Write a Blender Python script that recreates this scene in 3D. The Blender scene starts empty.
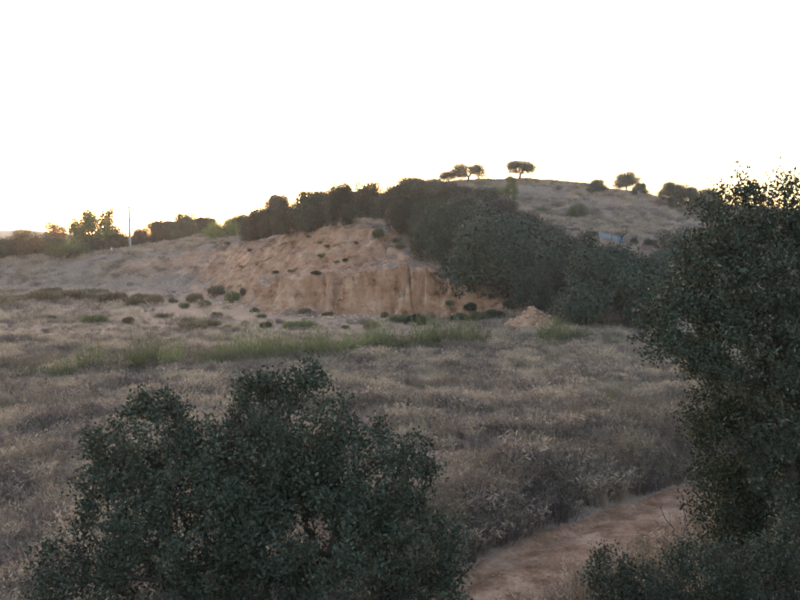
import bpy, math
import numpy as np
from mathutils import Vector

# ------------------------------------------------------------------ camera, sky, sun, exposure
CAM_H = 6.3
FPX = 785.0                      # focal length in pixels of the 800x600 photograph
PITCH = math.atan(60.0 / FPX)    # horizon at row 240
SUN_AZ = math.radians(-20.0)     # to the left of the view axis (+Y)
SUN_EL = math.radians(3.6)

scene = bpy.context.scene
cam_data = bpy.data.cameras.new('camera')
cam_data.angle = 2 * math.atan(400.0 / FPX)
cam_data.clip_start = 0.1
cam_data.clip_end = 6000
cam = bpy.data.objects.new('camera', cam_data)
scene.collection.objects.link(cam)
cam.location = (0, 0, CAM_H)
cam.rotation_euler = (math.pi / 2 - PITCH, 0, 0)
scene.camera = cam

world = bpy.data.worlds.new('World')
scene.world = world
world.use_nodes = True
wn = world.node_tree
bg = wn.nodes['Background']
sky = wn.nodes.new('ShaderNodeTexSky')
sky.sky_type = 'NISHITA'
sky.sun_disc = False
sky.sun_elevation = SUN_EL
sky.sun_rotation = SUN_AZ
sky.air_density = 1.0
sky.dust_density = 2.2
sky.ozone_density = 1.0
sky_desat = wn.nodes.new('ShaderNodeHueSaturation')     # added colour grade: desaturates the whole sky so it looks whiter
sky_desat.inputs['Saturation'].default_value = 0.88
wn.links.new(sky.outputs[0], sky_desat.inputs['Color'])
wn.links.new(sky_desat.outputs[0], bg.inputs[0])
bg.inputs[1].default_value = 0.15

sun_data = bpy.data.lights.new('sun', 'SUN')
sun_data.energy = 0.15
sun_data.angle = math.radians(18)
sun_data.color = (1.0, 0.72, 0.45)
sun = bpy.data.objects.new('sun', sun_data)
scene.collection.objects.link(sun)
sd_ = Vector((math.sin(SUN_AZ) * math.cos(SUN_EL), math.cos(SUN_AZ) * math.cos(SUN_EL), math.sin(SUN_EL)))
sun.rotation_euler = sd_.to_track_quat('Z', 'Y').to_euler()
sun.location = (-40, 60, 60)

scene.view_settings.view_transform = 'Standard'
scene.view_settings.look = 'None'
scene.view_settings.gamma = 1.0
scene.view_settings.use_curve_mapping = False
scene.view_settings.exposure = 2.95
scene.view_settings.use_white_balance = True      # the camera's balance, a little to the cool side
scene.view_settings.white_balance_temperature = 6100
scene.view_settings.white_balance_tint = 17
scene.cycles.max_bounces = 8
scene.cycles.diffuse_bounces = 4
scene.cycles.glossy_bounces = 2
scene.cycles.transmission_bounces = 4
scene.cycles.volume_bounces = 2
scene.cycles.filter_width = 2.2

# ------------------------------------------------------------------ helpers
rng = np.random.default_rng(11)
COL = scene.collection


def ray(px, py):
    u = (px - 400.0) / FPX
    v = (300.0 - py) / FPX
    c, s = math.cos(PITCH), math.sin(PITCH)
    return np.array([u, c + v * s, -s + v * c])


def pix(px, py, d):
    r = ray(px, py)
    return np.array([0, 0, CAM_H]) + r * (d / r[1])


def gpix(px, py, z=0.0):
    r = ray(px, py)
    t = (z - CAM_H) / r[2]
    return np.array([0, 0, CAM_H]) + r * t


_perm = np.random.default_rng(5).permutation(512)
_perm = np.concatenate([_perm, _perm])
_ga = np.random.default_rng(6).uniform(0, 2 * np.pi, 512)
_gx, _gy = np.cos(_ga), np.sin(_ga)


def perlin(x, y):
    x = np.asarray(x, float); y = np.asarray(y, float)
    xi = np.floor(x).astype(int); yi = np.floor(y).astype(int)
    xf = x - xi; yf = y - yi
    def g(ix, iy, dx, dy):
        h = _perm[(_perm[ix & 511] + iy) & 511]
        return _gx[h] * dx + _gy[h] * dy
    u = xf * xf * xf * (xf * (xf * 6 - 15) + 10)
    v = yf * yf * yf * (yf * (yf * 6 - 15) + 10)
    a = g(xi, yi, xf, yf); b = g(xi + 1, yi, xf - 1, yf)
    c = g(xi, yi + 1, xf, yf - 1); d = g(xi + 1, yi + 1, xf - 1, yf - 1)
    return (a + (b - a) * u) * (1 - v) + (c + (d - c) * u) * v


def fbm(x, y, oct=4):
    s = 0; a = 1.0
    for k in range(oct):
        s = s + a * perlin(x * 2 ** k + 17.3 * k, y * 2 ** k - 9.1 * k)
        a *= 0.5
    return s


def sstep(t):
    t = np.clip(t, 0, 1)
    return t * t * (3 - 2 * t)


# ------------------------------------------------------------------ shape of the land
TOE_PX = [(-500, 283), (-200, 285), (0, 288), (100, 290), (180, 292), (222, 302), (262, 312), (300, 315),
          (345, 317), (400, 318), (440, 319), (470, 322), (520, 325), (620, 331), (720, 338), (900, 350), (1300, 365)]
TOE = np.array([gpix(a, b)[:2] for a, b in TOE_PX])
TOE_Q = np.array([a for a, b in TOE_PX], float)


def toe_sd(x, y):
    """distance behind the foot of the bank (+) and the place along it"""
    x = np.asarray(x, float); y = np.asarray(y, float)
    best = np.full(x.shape, 1e18); q = np.zeros(x.shape); sg = np.ones(x.shape); arc = np.zeros(x.shape)
    acc = 0.0
    for i in range(len(TOE) - 1):
        a, b = TOE[i], TOE[i + 1]
        d = b - a; L2 = d @ d; L = math.sqrt(L2)
        t = np.clip(((x - a[0]) * d[0] + (y - a[1]) * d[1]) / L2, 0, 1)
        cx = a[0] + t * d[0]; cy = a[1] + t * d[1]
        dd = (x - cx) ** 2 + (y - cy) ** 2
        m = dd < best
        cr = d[0] * (y - a[1]) - d[1] * (x - a[0])
        best = np.where(m, dd, best)
        q = np.where(m, TOE_Q[i] + t * (TOE_Q[i + 1] - TOE_Q[i]), q)
        arc = np.where(m, acc + t * L, arc)
        sg = np.where(m, np.where(cr > 0, 1.0, -1.0), sg)
        acc += L
    return np.sqrt(best) * sg, q, arc


HILL_PX = [(-250, 258, 120), (0, 259, 118), (70, 257, 118), (130, 250, 138), (165, 247, 122), (200, 244, 116), (250, 238, 106),
           (300, 231, 98), (340, 226, 90), (370, 223, 82), (400, 236, 78), (430, 252, 74), (460, 268, 70),
           (520, 290, 67), (560, 300, 64), (640, 305, 63), (720, 305, 62),
           (300, 214, 130), (350, 205, 130), (400, 198, 135), (440, 190, 142), (470, 182, 152), (500, 181, 156), (530, 182, 158),
           (585, 187, 158), (640, 196, 158), (690, 206, 158), (800, 212, 165), (1000, 228, 170),
           (470, 206, 112), (540, 214, 132), (600, 220, 128), (680, 222, 128), (610, 243, 104), (680, 246, 104),
           (610, 258, 90), (700, 262, 90), (500, 240, 92), (560, 245, 95), (800, 270, 90)]
_hp = [pix(*p) for p in HILL_PX]
_hp += [np.array(p, float) for p in [(-160, 200, 2.5), (-100, 200, 3), (-40, 200, 6), (0, 210, 14), (40, 220, 17), (80, 220, 14),
                                     (140, 230, 10), (-200, 300, 2), (0, 330, 8), (150, 330, 6), (90, 60, 3.0), (140, 100, 5), (-150, 120, 3)]]
_hp = np.array(_hp)
_C = 5.0
_A = np.sqrt(((_hp[:, None, :2] - _hp[None, :, :2]) ** 2).sum(-1) + _C * _C)
_hm = _hp[:, 2].mean()
_W = np.linalg.solve(_A + np.eye(len(_hp)) * -0.4, _hp[:, 2] - _hm)


def hill_top(x, y):
    z = np.full(np.shape(x), _hm)
    for p, w in zip(_hp, _W):
        z = z + w * np.sqrt((x - p[0]) ** 2 + (y - p[1]) ** 2 + _C * _C)
    r = np.sqrt(x * x + (y - 100) ** 2)
    f = sstep((r - 170) / 180.0)
    return z * (1 - f) + 3.0 * f


TRACK_PX = [(250, 765), (360, 680), (440, 630), (531, 575), (592, 545), (646, 521), (700, 504), (780, 483), (900, 463), (1300, 435)]
TRACK_Z = -0.45
TRACK = np.array([gpix(a, b, TRACK_Z)[:2] for a, b in TRACK_PX])


def poly_dist(P, x, y):
    best = np.full(np.shape(x), 1e18)
    for i in range(len(P) - 1):
        a, b = P[i], P[i + 1]
        d = b - a
        t = np.clip(((x - a[0]) * d[0] + (y - a[1]) * d[1]) / (d @ d), 0, 1)
        best = np.minimum(best, (x - a[0] - t * d[0]) ** 2 + (y - a[1] - t * d[1]) ** 2)
    return np.sqrt(best)


MOUND = gpix(533, 329)[:2]
CUT_A = pix(515, 199, 146)[:2]; CUT_B = pix(690, 214, 140)[:2]


def land(x, y, full=False):
    x = np.asarray(x, float); y = np.asarray(y, float)
    sd, q, arc = toe_sd(x, y)
    near = np.exp(-np.maximum(np.hypot(x, y - 70) - 45, 0) ** 2 / 2000)
    cliffy = np.interp(q, [120, 230, 280, 460, 520, 640], [0.55, 0.8, 1, 1, 0.6, 0.2])
    wob = 1.5 * fbm(x * 0.35 + 2, y * 0.35, 3)
    gul = 1 - np.abs(perlin((arc + wob) * 0.36, sd * 0.16 + 3.3)) * 2
    gul2 = 1 - np.abs(perlin((arc + wob * 1.6) * 0.95, sd * 0.35 + 8.0)) * 2
    gul2 = 0.6 + (gul2 - 0.6) * np.clip(0.45 + 1.6 * perlin(arc * 0.21, sd * 0.3 + 1.0), 0, 1.3)
    sdn = sd + (fbm(x * 0.09, y * 0.09 + 4, 3) * 1.6 + (np.abs(gul) ** 1.5 - 0.55) * 2.4 * cliffy + (gul2 - 0.6) * 0.5 * cliffy + perlin(arc * 0.13, 7.7 + 0 * arc) * 2.2 * cliffy) * np.clip(np.abs(sd + 2) / 3, 0, 1) \
        + fbm(x * 0.9 + 3, y * 0.9, 2) * 0.38 * cliffy
    h1 = np.interp(q, [190, 235, 262, 300, 345, 400, 425, 450, 480, 540, 640], [0.0, 1.0, 2.5, 3.1, 3.2, 4.1, 3.8, 2.2, 0.9, 0.5, 0.0])
    w1 = np.interp(q, [200, 262, 300, 370, 425, 460, 520], [4.0, 3.4, 2.8, 1.0, 1.0, 2.4, 3.2])
    a2 = np.interp(q, [100, 200, 262, 330, 370, 400, 440, 480, 640], [0.0, 0.0, 2.6, 2.8, 2.6, 2.5, 1.8, 0.5, 0.0])
    b2 = np.interp(q, [100, 200, 262, 330, 370, 400, 440, 480, 640], [13, 12, 14, 15, 15, 15, 13, 9, 9])
    U = hill_top(x, y)
    h1 = h1 + fbm(x * 0.35, y * 0.35 + 20, 3) * 0.45 * (h1 > 0.5)
    s1 = np.clip(sdn / w1, 0, 1)
    s1 = s1 ** 1.4 * (1 - 0.25 * np.sin(s1 * np.pi))
    t2 = np.clip((sdn - a2) / (b2 - a2), 0, 1)
    stepped = np.interp(q, [215, 255, 375, 400], [0, 1, 1, 0])
    p2 = (0.45 * t2 + 0.55 * sstep(t2)) * (1 - stepped) + (0.20 * np.clip(t2 / 0.42, 0, 1) + 0.80 * sstep((t2 - 0.38) / 0.62)) * stepped
    z = h1 * s1 + np.maximum(U - h1, 0) * p2
    # hummocky floor of the field, a shallow bank across it, and the sunk track
    z = z + 0.16 * fbm(x * 0.22, y * 0.3, 3) * np.clip((60 - y) / 20, 0.35, 1) + 0.05 * fbm(x * 1.1 + 4, y * 1.1, 3)
    ln = (y - 22.5) - 0.06 * x
    z = z + 0.28 * sstep((ln + 0.6 * perlin(x * 0.3, y * 0.3) + 0.6) / 1.2) * np.clip(1 - np.abs(x - 1.5) / 9, 0, 1) * np.clip(1 - (ln - 3) / 8, 0, 1)
    rough = np.interp(q, [150, 230, 520, 560], [0, 1, 1, 0]) * np.clip(sdn / 1.0, 0, 1) * np.clip((13 - sdn) / 4, 0, 1)
    z = z + 0.30 * np.sin(z * 3.0 + 0.8 * perlin(x * 0.05, y * 0.05)) * sstep((x - 8) / 15) * sstep((y - 95) / 20) * (sd > 20)
    rough = rough * np.where(q > 395, np.clip((4.5 - sdn) / 2, 0, 1), 1.0)
    z = z + rough * (0.55 * (0.5 - np.abs(fbm(x * 0.45 + 31, y * 0.28, 3))) * 1.15 + 0.26 * fbm(x * 1.6, y * 1.2, 3))
    # spoil mound
    md = np.hypot((x - MOUND[0]) / 2.3, (y - MOUND[1]) / 1.9)
    z = z + 1.95 * np.maximum(0, 1 - md + 0.26 * fbm(x * 0.9, y * 0.9, 3)) * (1 - 0.25 * np.maximum(0, 1 - md))
    # road cut high on the hill
    dcut = poly_dist(np.array([CUT_A, CUT_B]), x, y)
    cy_ = CUT_A[1] + (x - CUT_A[0]) * (CUT_B[1] - CUT_A[1]) / (CUT_B[0] - CUT_A[0])
    sc = y - cy_ + 1.2 * perlin(x * 0.45, 5 + 0 * x)
    z = z + 1.1 * sstep((sc + 1.0) / 2.0) * np.exp(-np.maximum(sc, 0) / 7) * np.exp(-np.maximum(dcut - np.abs(sc), 0) / 4) * np.exp(-(dcut / 25) ** 2) * sstep((x - CUT_A[0] + 3) / 4)
    # ground climbs towards the viewer's own bank
    z = z + 4.6 * sstep((5.5 - y) / 7.0)
    td = poly_dist(TRACK, x, y)
    tz = TRACK_Z + 0.05 * fbm(x * 0.6, y * 0.6, 2) - 0.11 * np.exp(-((np.abs(td - 0.75)) / 0.26) ** 2) + 0.03 * fbm(x * 2.2, y * 2.2, 2)
    f = sstep((td - 1.25 + 0.25 * perlin(x * 0.7, y * 0.7)) / 1.3)
    z = np.where(y > 3, tz * (1 - f) + z * f, z)
    if full:
        return z, sd, sdn, q, td
    return z


def hit(px, py, dmin=6, dmax=400):
    """where the sight line through a pixel meets the land"""
    r = ray(px, py)
    t = np.arange(dmin, dmax, 0.25)
    P = np.array([0, 0, CAM_H])[:, None] + r[:, None] * (t / r[1])[None]
    below = P[2] < land(P[0], P[1])
    i = int(np.argmax(below)) if below.any() else len(t) - 1
    p = P[:, i].copy(); p[2] = float(land(p[0], p[1]))
    return p


# ------------------------------------------------------------------ materials
MATS = {}


def material(name):
    m = bpy.data.materials.new(name); m.use_nodes = True
    nt = m.node_tree
    b = nt.nodes['Principled BSDF']
    b.inputs['Roughness'].default_value = 0.9
    b.inputs['Specular IOR Level'].default_value = 0.2
    MATS[name] = m
    return m, nt, b


def N(nt, t, **kw):
    n = nt.nodes.new(t)
    for k, v in kw.items():
        setattr(n, k, v)
    return n


def ramp(nt, stops):
    r = nt.nodes.new('ShaderNodeValToRGB')
    e = r.color_ramp.elements
    while len(e) < len(stops):
        e.new(0.5)
    for el, (p, c) in zip(e, stops):
        el.position = p; el.color = (*c, 1)
    return r


def noise(nt, scale, detail=4, vec=None, rough=0.55):
    n = nt.nodes.new('ShaderNodeTexNoise')
    n.inputs['Scale'].default_value = scale
    n.inputs['Detail'].default_value = detail
    n.inputs['Roughness'].default_value = rough
    if vec is not None:
        nt.links.new(vec, n.inputs['Vector'])
    return n


def mixc(nt, fac, a, b, mode='MIX'):
    m = nt.nodes.new('ShaderNodeMix'); m.data_type = 'RGBA'; m.blend_type = mode
    for s, v in ((m.inputs[0], fac), (m.inputs[6], a), (m.inputs[7], b)):
        if hasattr(v, 'is_linked'):
            nt.links.new(v, s)
        elif isinstance(v, (int, float)):
            s.default_value = v
        else:
            s.default_value = (*v, 1)
    return m.outputs[2]


def leaf_mat(name, stops, rough=0.5, trans=0.25, tcol=None, spec=0.4):
    m, nt, b = material(name)
    at = N(nt, 'ShaderNodeAttribute', attribute_name='rnd')
    r = ramp(nt, stops)
    nt.links.new(at.outputs['Fac'], r.inputs[0])
    oi = N(nt, 'ShaderNodeObjectInfo')
    hs = N(nt, 'ShaderNodeHueSaturation')
    mr = N(nt, 'ShaderNodeMapRange'); mr.inputs[3].default_value = 0.55; mr.inputs[4].default_value = 1.5
    nt.links.new(oi.outputs['Random'], mr.inputs[0]); nt.links.new(mr.outputs[0], hs.inputs['Value'])
    nt.links.new(r.outputs[0], hs.inputs['Color'])
    nt.links.new(hs.outputs[0], b.inputs['Base Color'])
    b.inputs['Roughness'].default_value = rough
    b.inputs['Specular IOR Level'].default_value = spec
    tr = N(nt, 'ShaderNodeBsdfTranslucent')
    tm = mixc(nt, 1.0, hs.outputs[0], tcol or (1.2, 1.3, 0.6), 'MULTIPLY')
    nt.links.new(tm, tr.inputs[0])
    mx = N(nt, 'ShaderNodeMixShader'); mx.inputs[0].default_value = trans
    nt.links.new(b.outputs[0], mx.inputs[1]); nt.links.new(tr.outputs[0], mx.inputs[2])
    nt.links.new(mx.outputs[0], nt.nodes['Material Output'].inputs[0])
    return m


leaf_mat('oak_leaf', [(0, (0.021, 0.029, 0.019)), (0.5, (0.044, 0.058, 0.039)), (0.82, (0.080, 0.098, 0.070)), (1, (0.15, 0.165, 0.13))], 0.65, 0.0, spec=0.15)
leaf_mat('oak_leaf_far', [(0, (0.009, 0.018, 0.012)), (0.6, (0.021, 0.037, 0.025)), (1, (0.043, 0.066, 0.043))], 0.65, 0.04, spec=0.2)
leaf_mat('thin_leaf', [(0, (0.015, 0.024, 0.014)), (0.6, (0.031, 0.047, 0.026)), (0.94, (0.056, 0.072, 0.034)), (1, (0.13, 0.125, 0.045))], 0.65, 0.05, spec=0.15)
leaf_mat('bright_leaf', [(0, (0.06, 0.085, 0.035)), (0.6, (0.10, 0.13, 0.05)), (1, (0.16, 0.165, 0.07))], 0.7, 0.5)
leaf_mat('backlit_leaf', [(0, (0.08, 0.10, 0.045)), (0.6, (0.14, 0.17, 0.07)), (1, (0.22, 0.22, 0.09))], 0.7, 0.55)
leaf_mat('broom_leaf', [(0, (0.05, 0.066, 0.034)), (0.55, (0.10, 0.125, 0.058)), (0.8, (0.155, 0.165, 0.085)), (1, (0.25, 0.22, 0.14))], 0.7, 0.25)
leaf_mat('scrub_leaf', [(0, (0.07, 0.06, 0.042)), (0.6, (0.125, 0.102, 0.068)), (1, (0.21, 0.165, 0.115))], 0.8, 0.2)
leaf_mat('rust_glow_leaf', [(0, (0.07, 0.05, 0.03)), (0.6, (0.11, 0.075, 0.04)), (1, (0.17, 0.12, 0.055))], 0.7, 0.5)


def bark(name, c0, c1):
    m, nt, b = material(name)
    tc = N(nt, 'ShaderNodeTexCoord')
    n = noise(nt, 9, 6, tc.outputs['Object'])
    r = ramp(nt, [(0.3, c0), (0.7, c1)])
    nt.links.new(n.outputs[0], r.inputs[0]); nt.links.new(r.outputs[0], b.inputs['Base Color'])
    bp = N(nt, 'ShaderNodeBump'); bp.inputs['Strength'].default_value = 0.6; bp.inputs['Distance'].default_value = 0.03
    nt.links.new(n.outputs[0], bp.inputs['Height']); nt.links.new(bp.outputs[0], b.inputs['Normal'])
    return m


bark('bark', (0.045, 0.038, 0.032), (0.10, 0.085, 0.072))
bark('grey_twig', (0.07, 0.063, 0.056), (0.15, 0.135, 0.12))


def ground_material():
    m, nt, b = material('ground')
    geo = N(nt, 'ShaderNodeNewGeometry'); P = geo.outputs['Position']
    clay_a = N(nt, 'ShaderNodeAttribute', attribute_name='clay')
    sand_a = N(nt, 'ShaderNodeAttribute', attribute_name='sand')
    n1 = noise(nt, 0.35, 8, P, 0.62); n2 = noise(nt, 2.3, 6, P, 0.65); n3 = noise(nt, 14, 4, P, 0.7)
    grass = ramp(nt, [(0.25, (0.13, 0.100, 0.082)), (0.5, (0.205, 0.157, 0.127)), (0.72, (0.30, 0.225, 0.175))])
    ma = N(nt, 'ShaderNodeMath', operation='ADD'); mb = N(nt, 'ShaderNodeMath', operation='MULTIPLY'); mb.inputs[1].default_value = 0.5
    nt.links.new(n1.outputs[0], ma.inputs[0]); nt.links.new(n2.outputs[0], ma.inputs[1]); nt.links.new(ma.outputs[0], mb.inputs[0])
    nt.links.new(mb.outputs[0], grass.inputs[0])
    # clay with horizontal beds and downward streaks
    wv = noise(nt, 0.7, 3, P); wq = N(nt, 'ShaderNodeVectorMath', operation='SCALE'); wq.inputs['Scale'].default_value = 1.6
    nt.links.new(wv.outputs['Color'], wq.inputs[0]); wa = N(nt, 'ShaderNodeVectorMath', operation='ADD')
    nt.links.new(P, wa.inputs[0]); nt.links.new(wq.outputs[0], wa.inputs[1]); PW = wa.outputs[0]
    mp = N(nt, 'ShaderNodeMapping'); mp.inputs['Scale'].default_value = (0.3, 0.3, 1.3)
    nt.links.new(PW, mp.inputs[0]); nb = noise(nt, 1.2, 6, mp.outputs[0], 0.6)
    mp2 = N(nt, 'ShaderNodeMapping'); mp2.inputs['Scale'].default_value = (1.1, 1.1, 0.3)
    nt.links.new(PW, mp2.inputs[0]); ns = noise(nt, 1.0, 5, mp2.outputs[0], 0.6)
    clay = ramp(nt, [(0.38, (0.13, 0.064, 0.038)), (0.44, (0.29, 0.15, 0.088)), (0.53, (0.38, 0.22, 0.14)), (0.63, (0.48, 0.315, 0.215))])
    mc = N(nt, 'ShaderNodeMath', operation='ADD'); md = N(nt, 'ShaderNodeMath', operation='MULTIPLY'); md.inputs[1].default_value = 0.5
    nt.links.new(nb.outputs[0], mc.inputs[0]); nt.links.new(ns.outputs[0], mc.inputs[1]); nt.links.new(mc.outputs[0], md.inputs[0])
    nt.links.new(md.outputs[0], clay.inputs[0])
    sand = ramp(nt, [(0.3, (0.21, 0.152, 0.118)), (0.55, (0.30, 0.215, 0.165)), (0.75, (0.40, 0.29, 0.22))])
    nt.links.new(mb.outputs[0], sand.inputs[0])

    def sharpen(a, w):
        q = N(nt, 'ShaderNodeMath', operation='MULTIPLY_ADD'); nt.links.new(n2.outputs[0], q.inputs[0]); q.inputs[1].default_value = w; q.inputs[2].default_value = -w / 2
        s = N(nt, 'ShaderNodeMath', operation='ADD'); nt.links.new(a.outputs['Fac'], s.inputs[0]); nt.links.new(q.outputs[0], s.inputs[1])
        r = N(nt, 'ShaderNodeMapRange'); r.inputs[1].default_value = 0.3; r.inputs[2].default_value = 0.7
        nt.links.new(s.outputs[0], r.inputs[0]); return r.outputs[0]
    c = mixc(nt, sharpen(sand_a, 1.3), grass.outputs[0], sand.outputs[0])
    c = mixc(nt, sharpen(clay_a, 1.0), c, clay.outputs[0])
    f3 = ramp(nt, [(0.3, (0.72, 0.72, 0.72)), (0.7, (1.2, 1.2, 1.2))]); nt.links.new(n3.outputs[0], f3.inputs[0])
    c = mixc(nt, 1.0, c, f3.outputs[0], 'MULTIPLY')
    nt.links.new(c, b.inputs['Base Color'])
    b.inputs['Roughness'].default_value = 0.95
    bp = N(nt, 'ShaderNodeBump'); bp.inputs['Strength'].default_value = 0.8; bp.inputs['Distance'].default_value = 0.2
    hm_ = N(nt, 'ShaderNodeMath', operation='MULTIPLY_ADD'); nt.links.new(md.outputs[0], hm_.inputs[0]); hm_.inputs[1].default_value = 2.2; nt.links.new(n2.outputs[0], hm_.inputs[2])
    nt.links.new(hm_.outputs[0], bp.inputs['Height'])
    bp2 = N(nt, 'ShaderNodeBump'); bp2.inputs['Strength'].default_value = 0.6; bp2.inputs['Distance'].default_value = 0.03
    nt.links.new(n3.outputs[0], bp2.inputs['Height']); nt.links.new(bp.outputs[0], bp2.inputs['Normal'])
    nt.links.new(bp2.outputs[0], b.inputs['Normal'])


def plain_noise_mat(name, stops, scale, bump=0.02, rough=0.95, scale2=None):
    m, nt, b = material(name)
    geo = N(nt, 'ShaderNodeNewGeometry'); P = geo.outputs['Position']
    n = noise(nt, scale, 8, P, 0.65); r = ramp(nt, stops)
    nt.links.new(n.outputs[0], r.inputs[0]); c = r.outputs[0]
    if scale2:
        n2 = noise(nt, scale2, 4, P, 0.7); r2 = ramp(nt, [(0.3, (0.7, 0.7, 0.7)), (0.7, (1.22, 1.22, 1.22))])
        nt.links.new(n2.outputs[0], r2.inputs[0]); c = mixc(nt, 1.0, c, r2.outputs[0], 'MULTIPLY')
    nt.links.new(c, b.inputs['Base Color'])
    b.inputs['Roughness'].default_value = rough
    bp = N(nt, 'ShaderNodeBump'); bp.inputs['Strength'].default_value = 0.7; bp.inputs['Distance'].default_value = bump
    nt.links.new((n2 if scale2 else n).outputs[0], bp.inputs['Height']); nt.links.new(bp.outputs[0], b.inputs['Normal'])
    return m


ground_material()
plain_noise_mat('track_dirt', [(0.34, (0.15, 0.078, 0.045)), (0.5, (0.30, 0.165, 0.10)), (0.64, (0.43, 0.27, 0.18))], 1.6, 0.06, 0.95, 13)
plain_noise_mat('clod', [(0.3, (0.34, 0.22, 0.155)), (0.7, (0.50, 0.36, 0.27))], 6, 0.02)
plain_noise_mat('far_hill', [(0.3, (0.07, 0.075, 0.06)), (0.7, (0.13, 0.12, 0.09))], 0.02, 1.0)
plain_noise_mat('concrete', [(0.3, (0.42, 0.41, 0.40)), (0.7, (0.52, 0.51, 0.50))], 3, 0.01, 0.8)
plain_noise_mat('dark_iron', [(0.3, (0.05, 0.05, 0.05)), (0.7, (0.09, 0.085, 0.08))], 5, 0.005, 0.6)
plain_noise_mat('blue_sheet', [(0.3, (0.17, 0.205, 0.235)), (0.7, (0.23, 0.265, 0.29))], 0.9, 0.01, 0.55)
plain_noise_mat('blue_sheet_deep', [(0.3, (0.10, 0.15, 0.25)), (0.7, (0.14, 0.20, 0.29))], 0.9, 0.01, 0.55)
plain_noise_mat('weathered_wood', [(0.3, (0.10, 0.085, 0.07)), (0.7, (0.2, 0.17, 0.14))], 4, 0.01)


def grass_mat(name, stops, patch=0.25, trans=0.25):
    m, nt, b = material(name)
    geo = N(nt, 'ShaderNodeNewGeometry')
    oi = N(nt, 'ShaderNodeObjectInfo')
    n = noise(nt, patch, 5, oi.outputs['Location'], 0.6)
    a = N(nt, 'ShaderNodeMath', operation='MULTIPLY_ADD'); nt.links.new(oi.outputs['Random'], a.inputs[0]); a.inputs[1].default_value = 0.30
    nt.links.new(n.outputs[0], a.inputs[2])
    s = N(nt, 'ShaderNodeMath', operation='SUBTRACT'); nt.links.new(a.outputs[0], s.inputs[0]); s.inputs[1].default_value = 0.20
    at = N(nt, 'ShaderNodeAttribute', attribute_name='rnd')
    a2 = N(nt, 'ShaderNodeMath', operation='MULTIPLY_ADD'); nt.links.new(at.outputs['Fac'], a2.inputs[0]); a2.inputs[1].default_value = 0.22
    nt.links.new(s.outputs[0], a2.inputs[2])
    r = ramp(nt, stops); nt.links.new(a2.outputs[0], r.inputs[0])
    nt.links.new(r.outputs[0], b.inputs['Base Color'])
    b.inputs['Roughness'].default_value = 0.8
    tr = N(nt, 'ShaderNodeBsdfTranslucent'); nt.links.new(r.outputs[0], tr.inputs[0])
    mx = N(nt, 'ShaderNodeMixShader'); mx.inputs[0].default_value = trans
    nt.links.new(b.outputs[0], mx.inputs[1]); nt.links.new(tr.outputs[0], mx.inputs[2])
    nt.links.new(mx.outputs[0], nt.nodes['Material Output'].inputs[0])


grass_mat('dry_grass', [(0.40, (0.125, 0.102, 0.094)), (0.50, (0.215, 0.175, 0.150)), (0.59, (0.35, 0.28, 0.215)), (0.68, (0.45, 0.36, 0.26))], 0.4)
grass_mat('weed', [(0.3, (0.085, 0.07, 0.062)), (0.5, (0.14, 0.115, 0.095)), (0.7, (0.22, 0.18, 0.135)), (0.9, (0.22, 0.21, 0.11))], 0.5)
grass_mat('green_grass', [(0.3, (0.085, 0.085, 0.058)), (0.6, (0.14, 0.13, 0.08)), (0.9, (0.22, 0.18, 0.12))], 0.5)


# ------------------------------------------------------------------ mesh builders
def make_mesh(name, verts, faces, mat, rnd=None, smooth=False):
    """faces: an (n,k) array or a list of such arrays"""
    if not isinstance(faces, list):
        faces = [faces]
    me = bpy.data.meshes.new(name)
    verts = np.asarray(verts, np.float32)
    loops = np.concatenate([f.ravel() for f in faces]).astype(np.int32)
    tot = np.concatenate([np.full(len(f), f.shape[1], np.int32) for f in faces])
    st = np.concatenate([[0], np.cumsum(tot)[:-1]]).astype(np.int32)
    me.vertices.add(len(verts)); me.vertices.foreach_set('co', verts.ravel())
    me.loops.add(len(loops)); me.loops.foreach_set('vertex_index', loops)
    me.polygons.add(len(tot)); me.polygons.foreach_set('loop_start', st); me.polygons.foreach_set('loop_total', tot)
    if rnd is not None:
        at = me.attributes.new('rnd', 'FLOAT', 'FACE'); at.data.foreach_set('value', np.asarray(rnd, np.float32))
    me.update(calc_edges=True)
    if smooth:
        me.polygons.foreach_set('use_smooth', np.ones(len(tot), bool))
    me.validate()
    if mat:
        me.materials.append(MATS[mat])
    return me


def link(name, me, parent=None, loc=None):
    o = bpy.data.objects.new(name, me)
    COL.objects.link(o)
    if parent is not None:
        o.parent = parent
    if loc is not None:
        o.location = loc
    return o


def tag(o, label=None, cat=None, group=None, kind=None):
    for k, v in (('label', label), ('category', cat), ('group', group), ('kind', kind)):
        if v:
            o[k] = v
    return o


def unit(v):
    return v / np.maximum(np.linalg.norm(v, axis=-1, keepdims=True), 1e-9)


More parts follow.
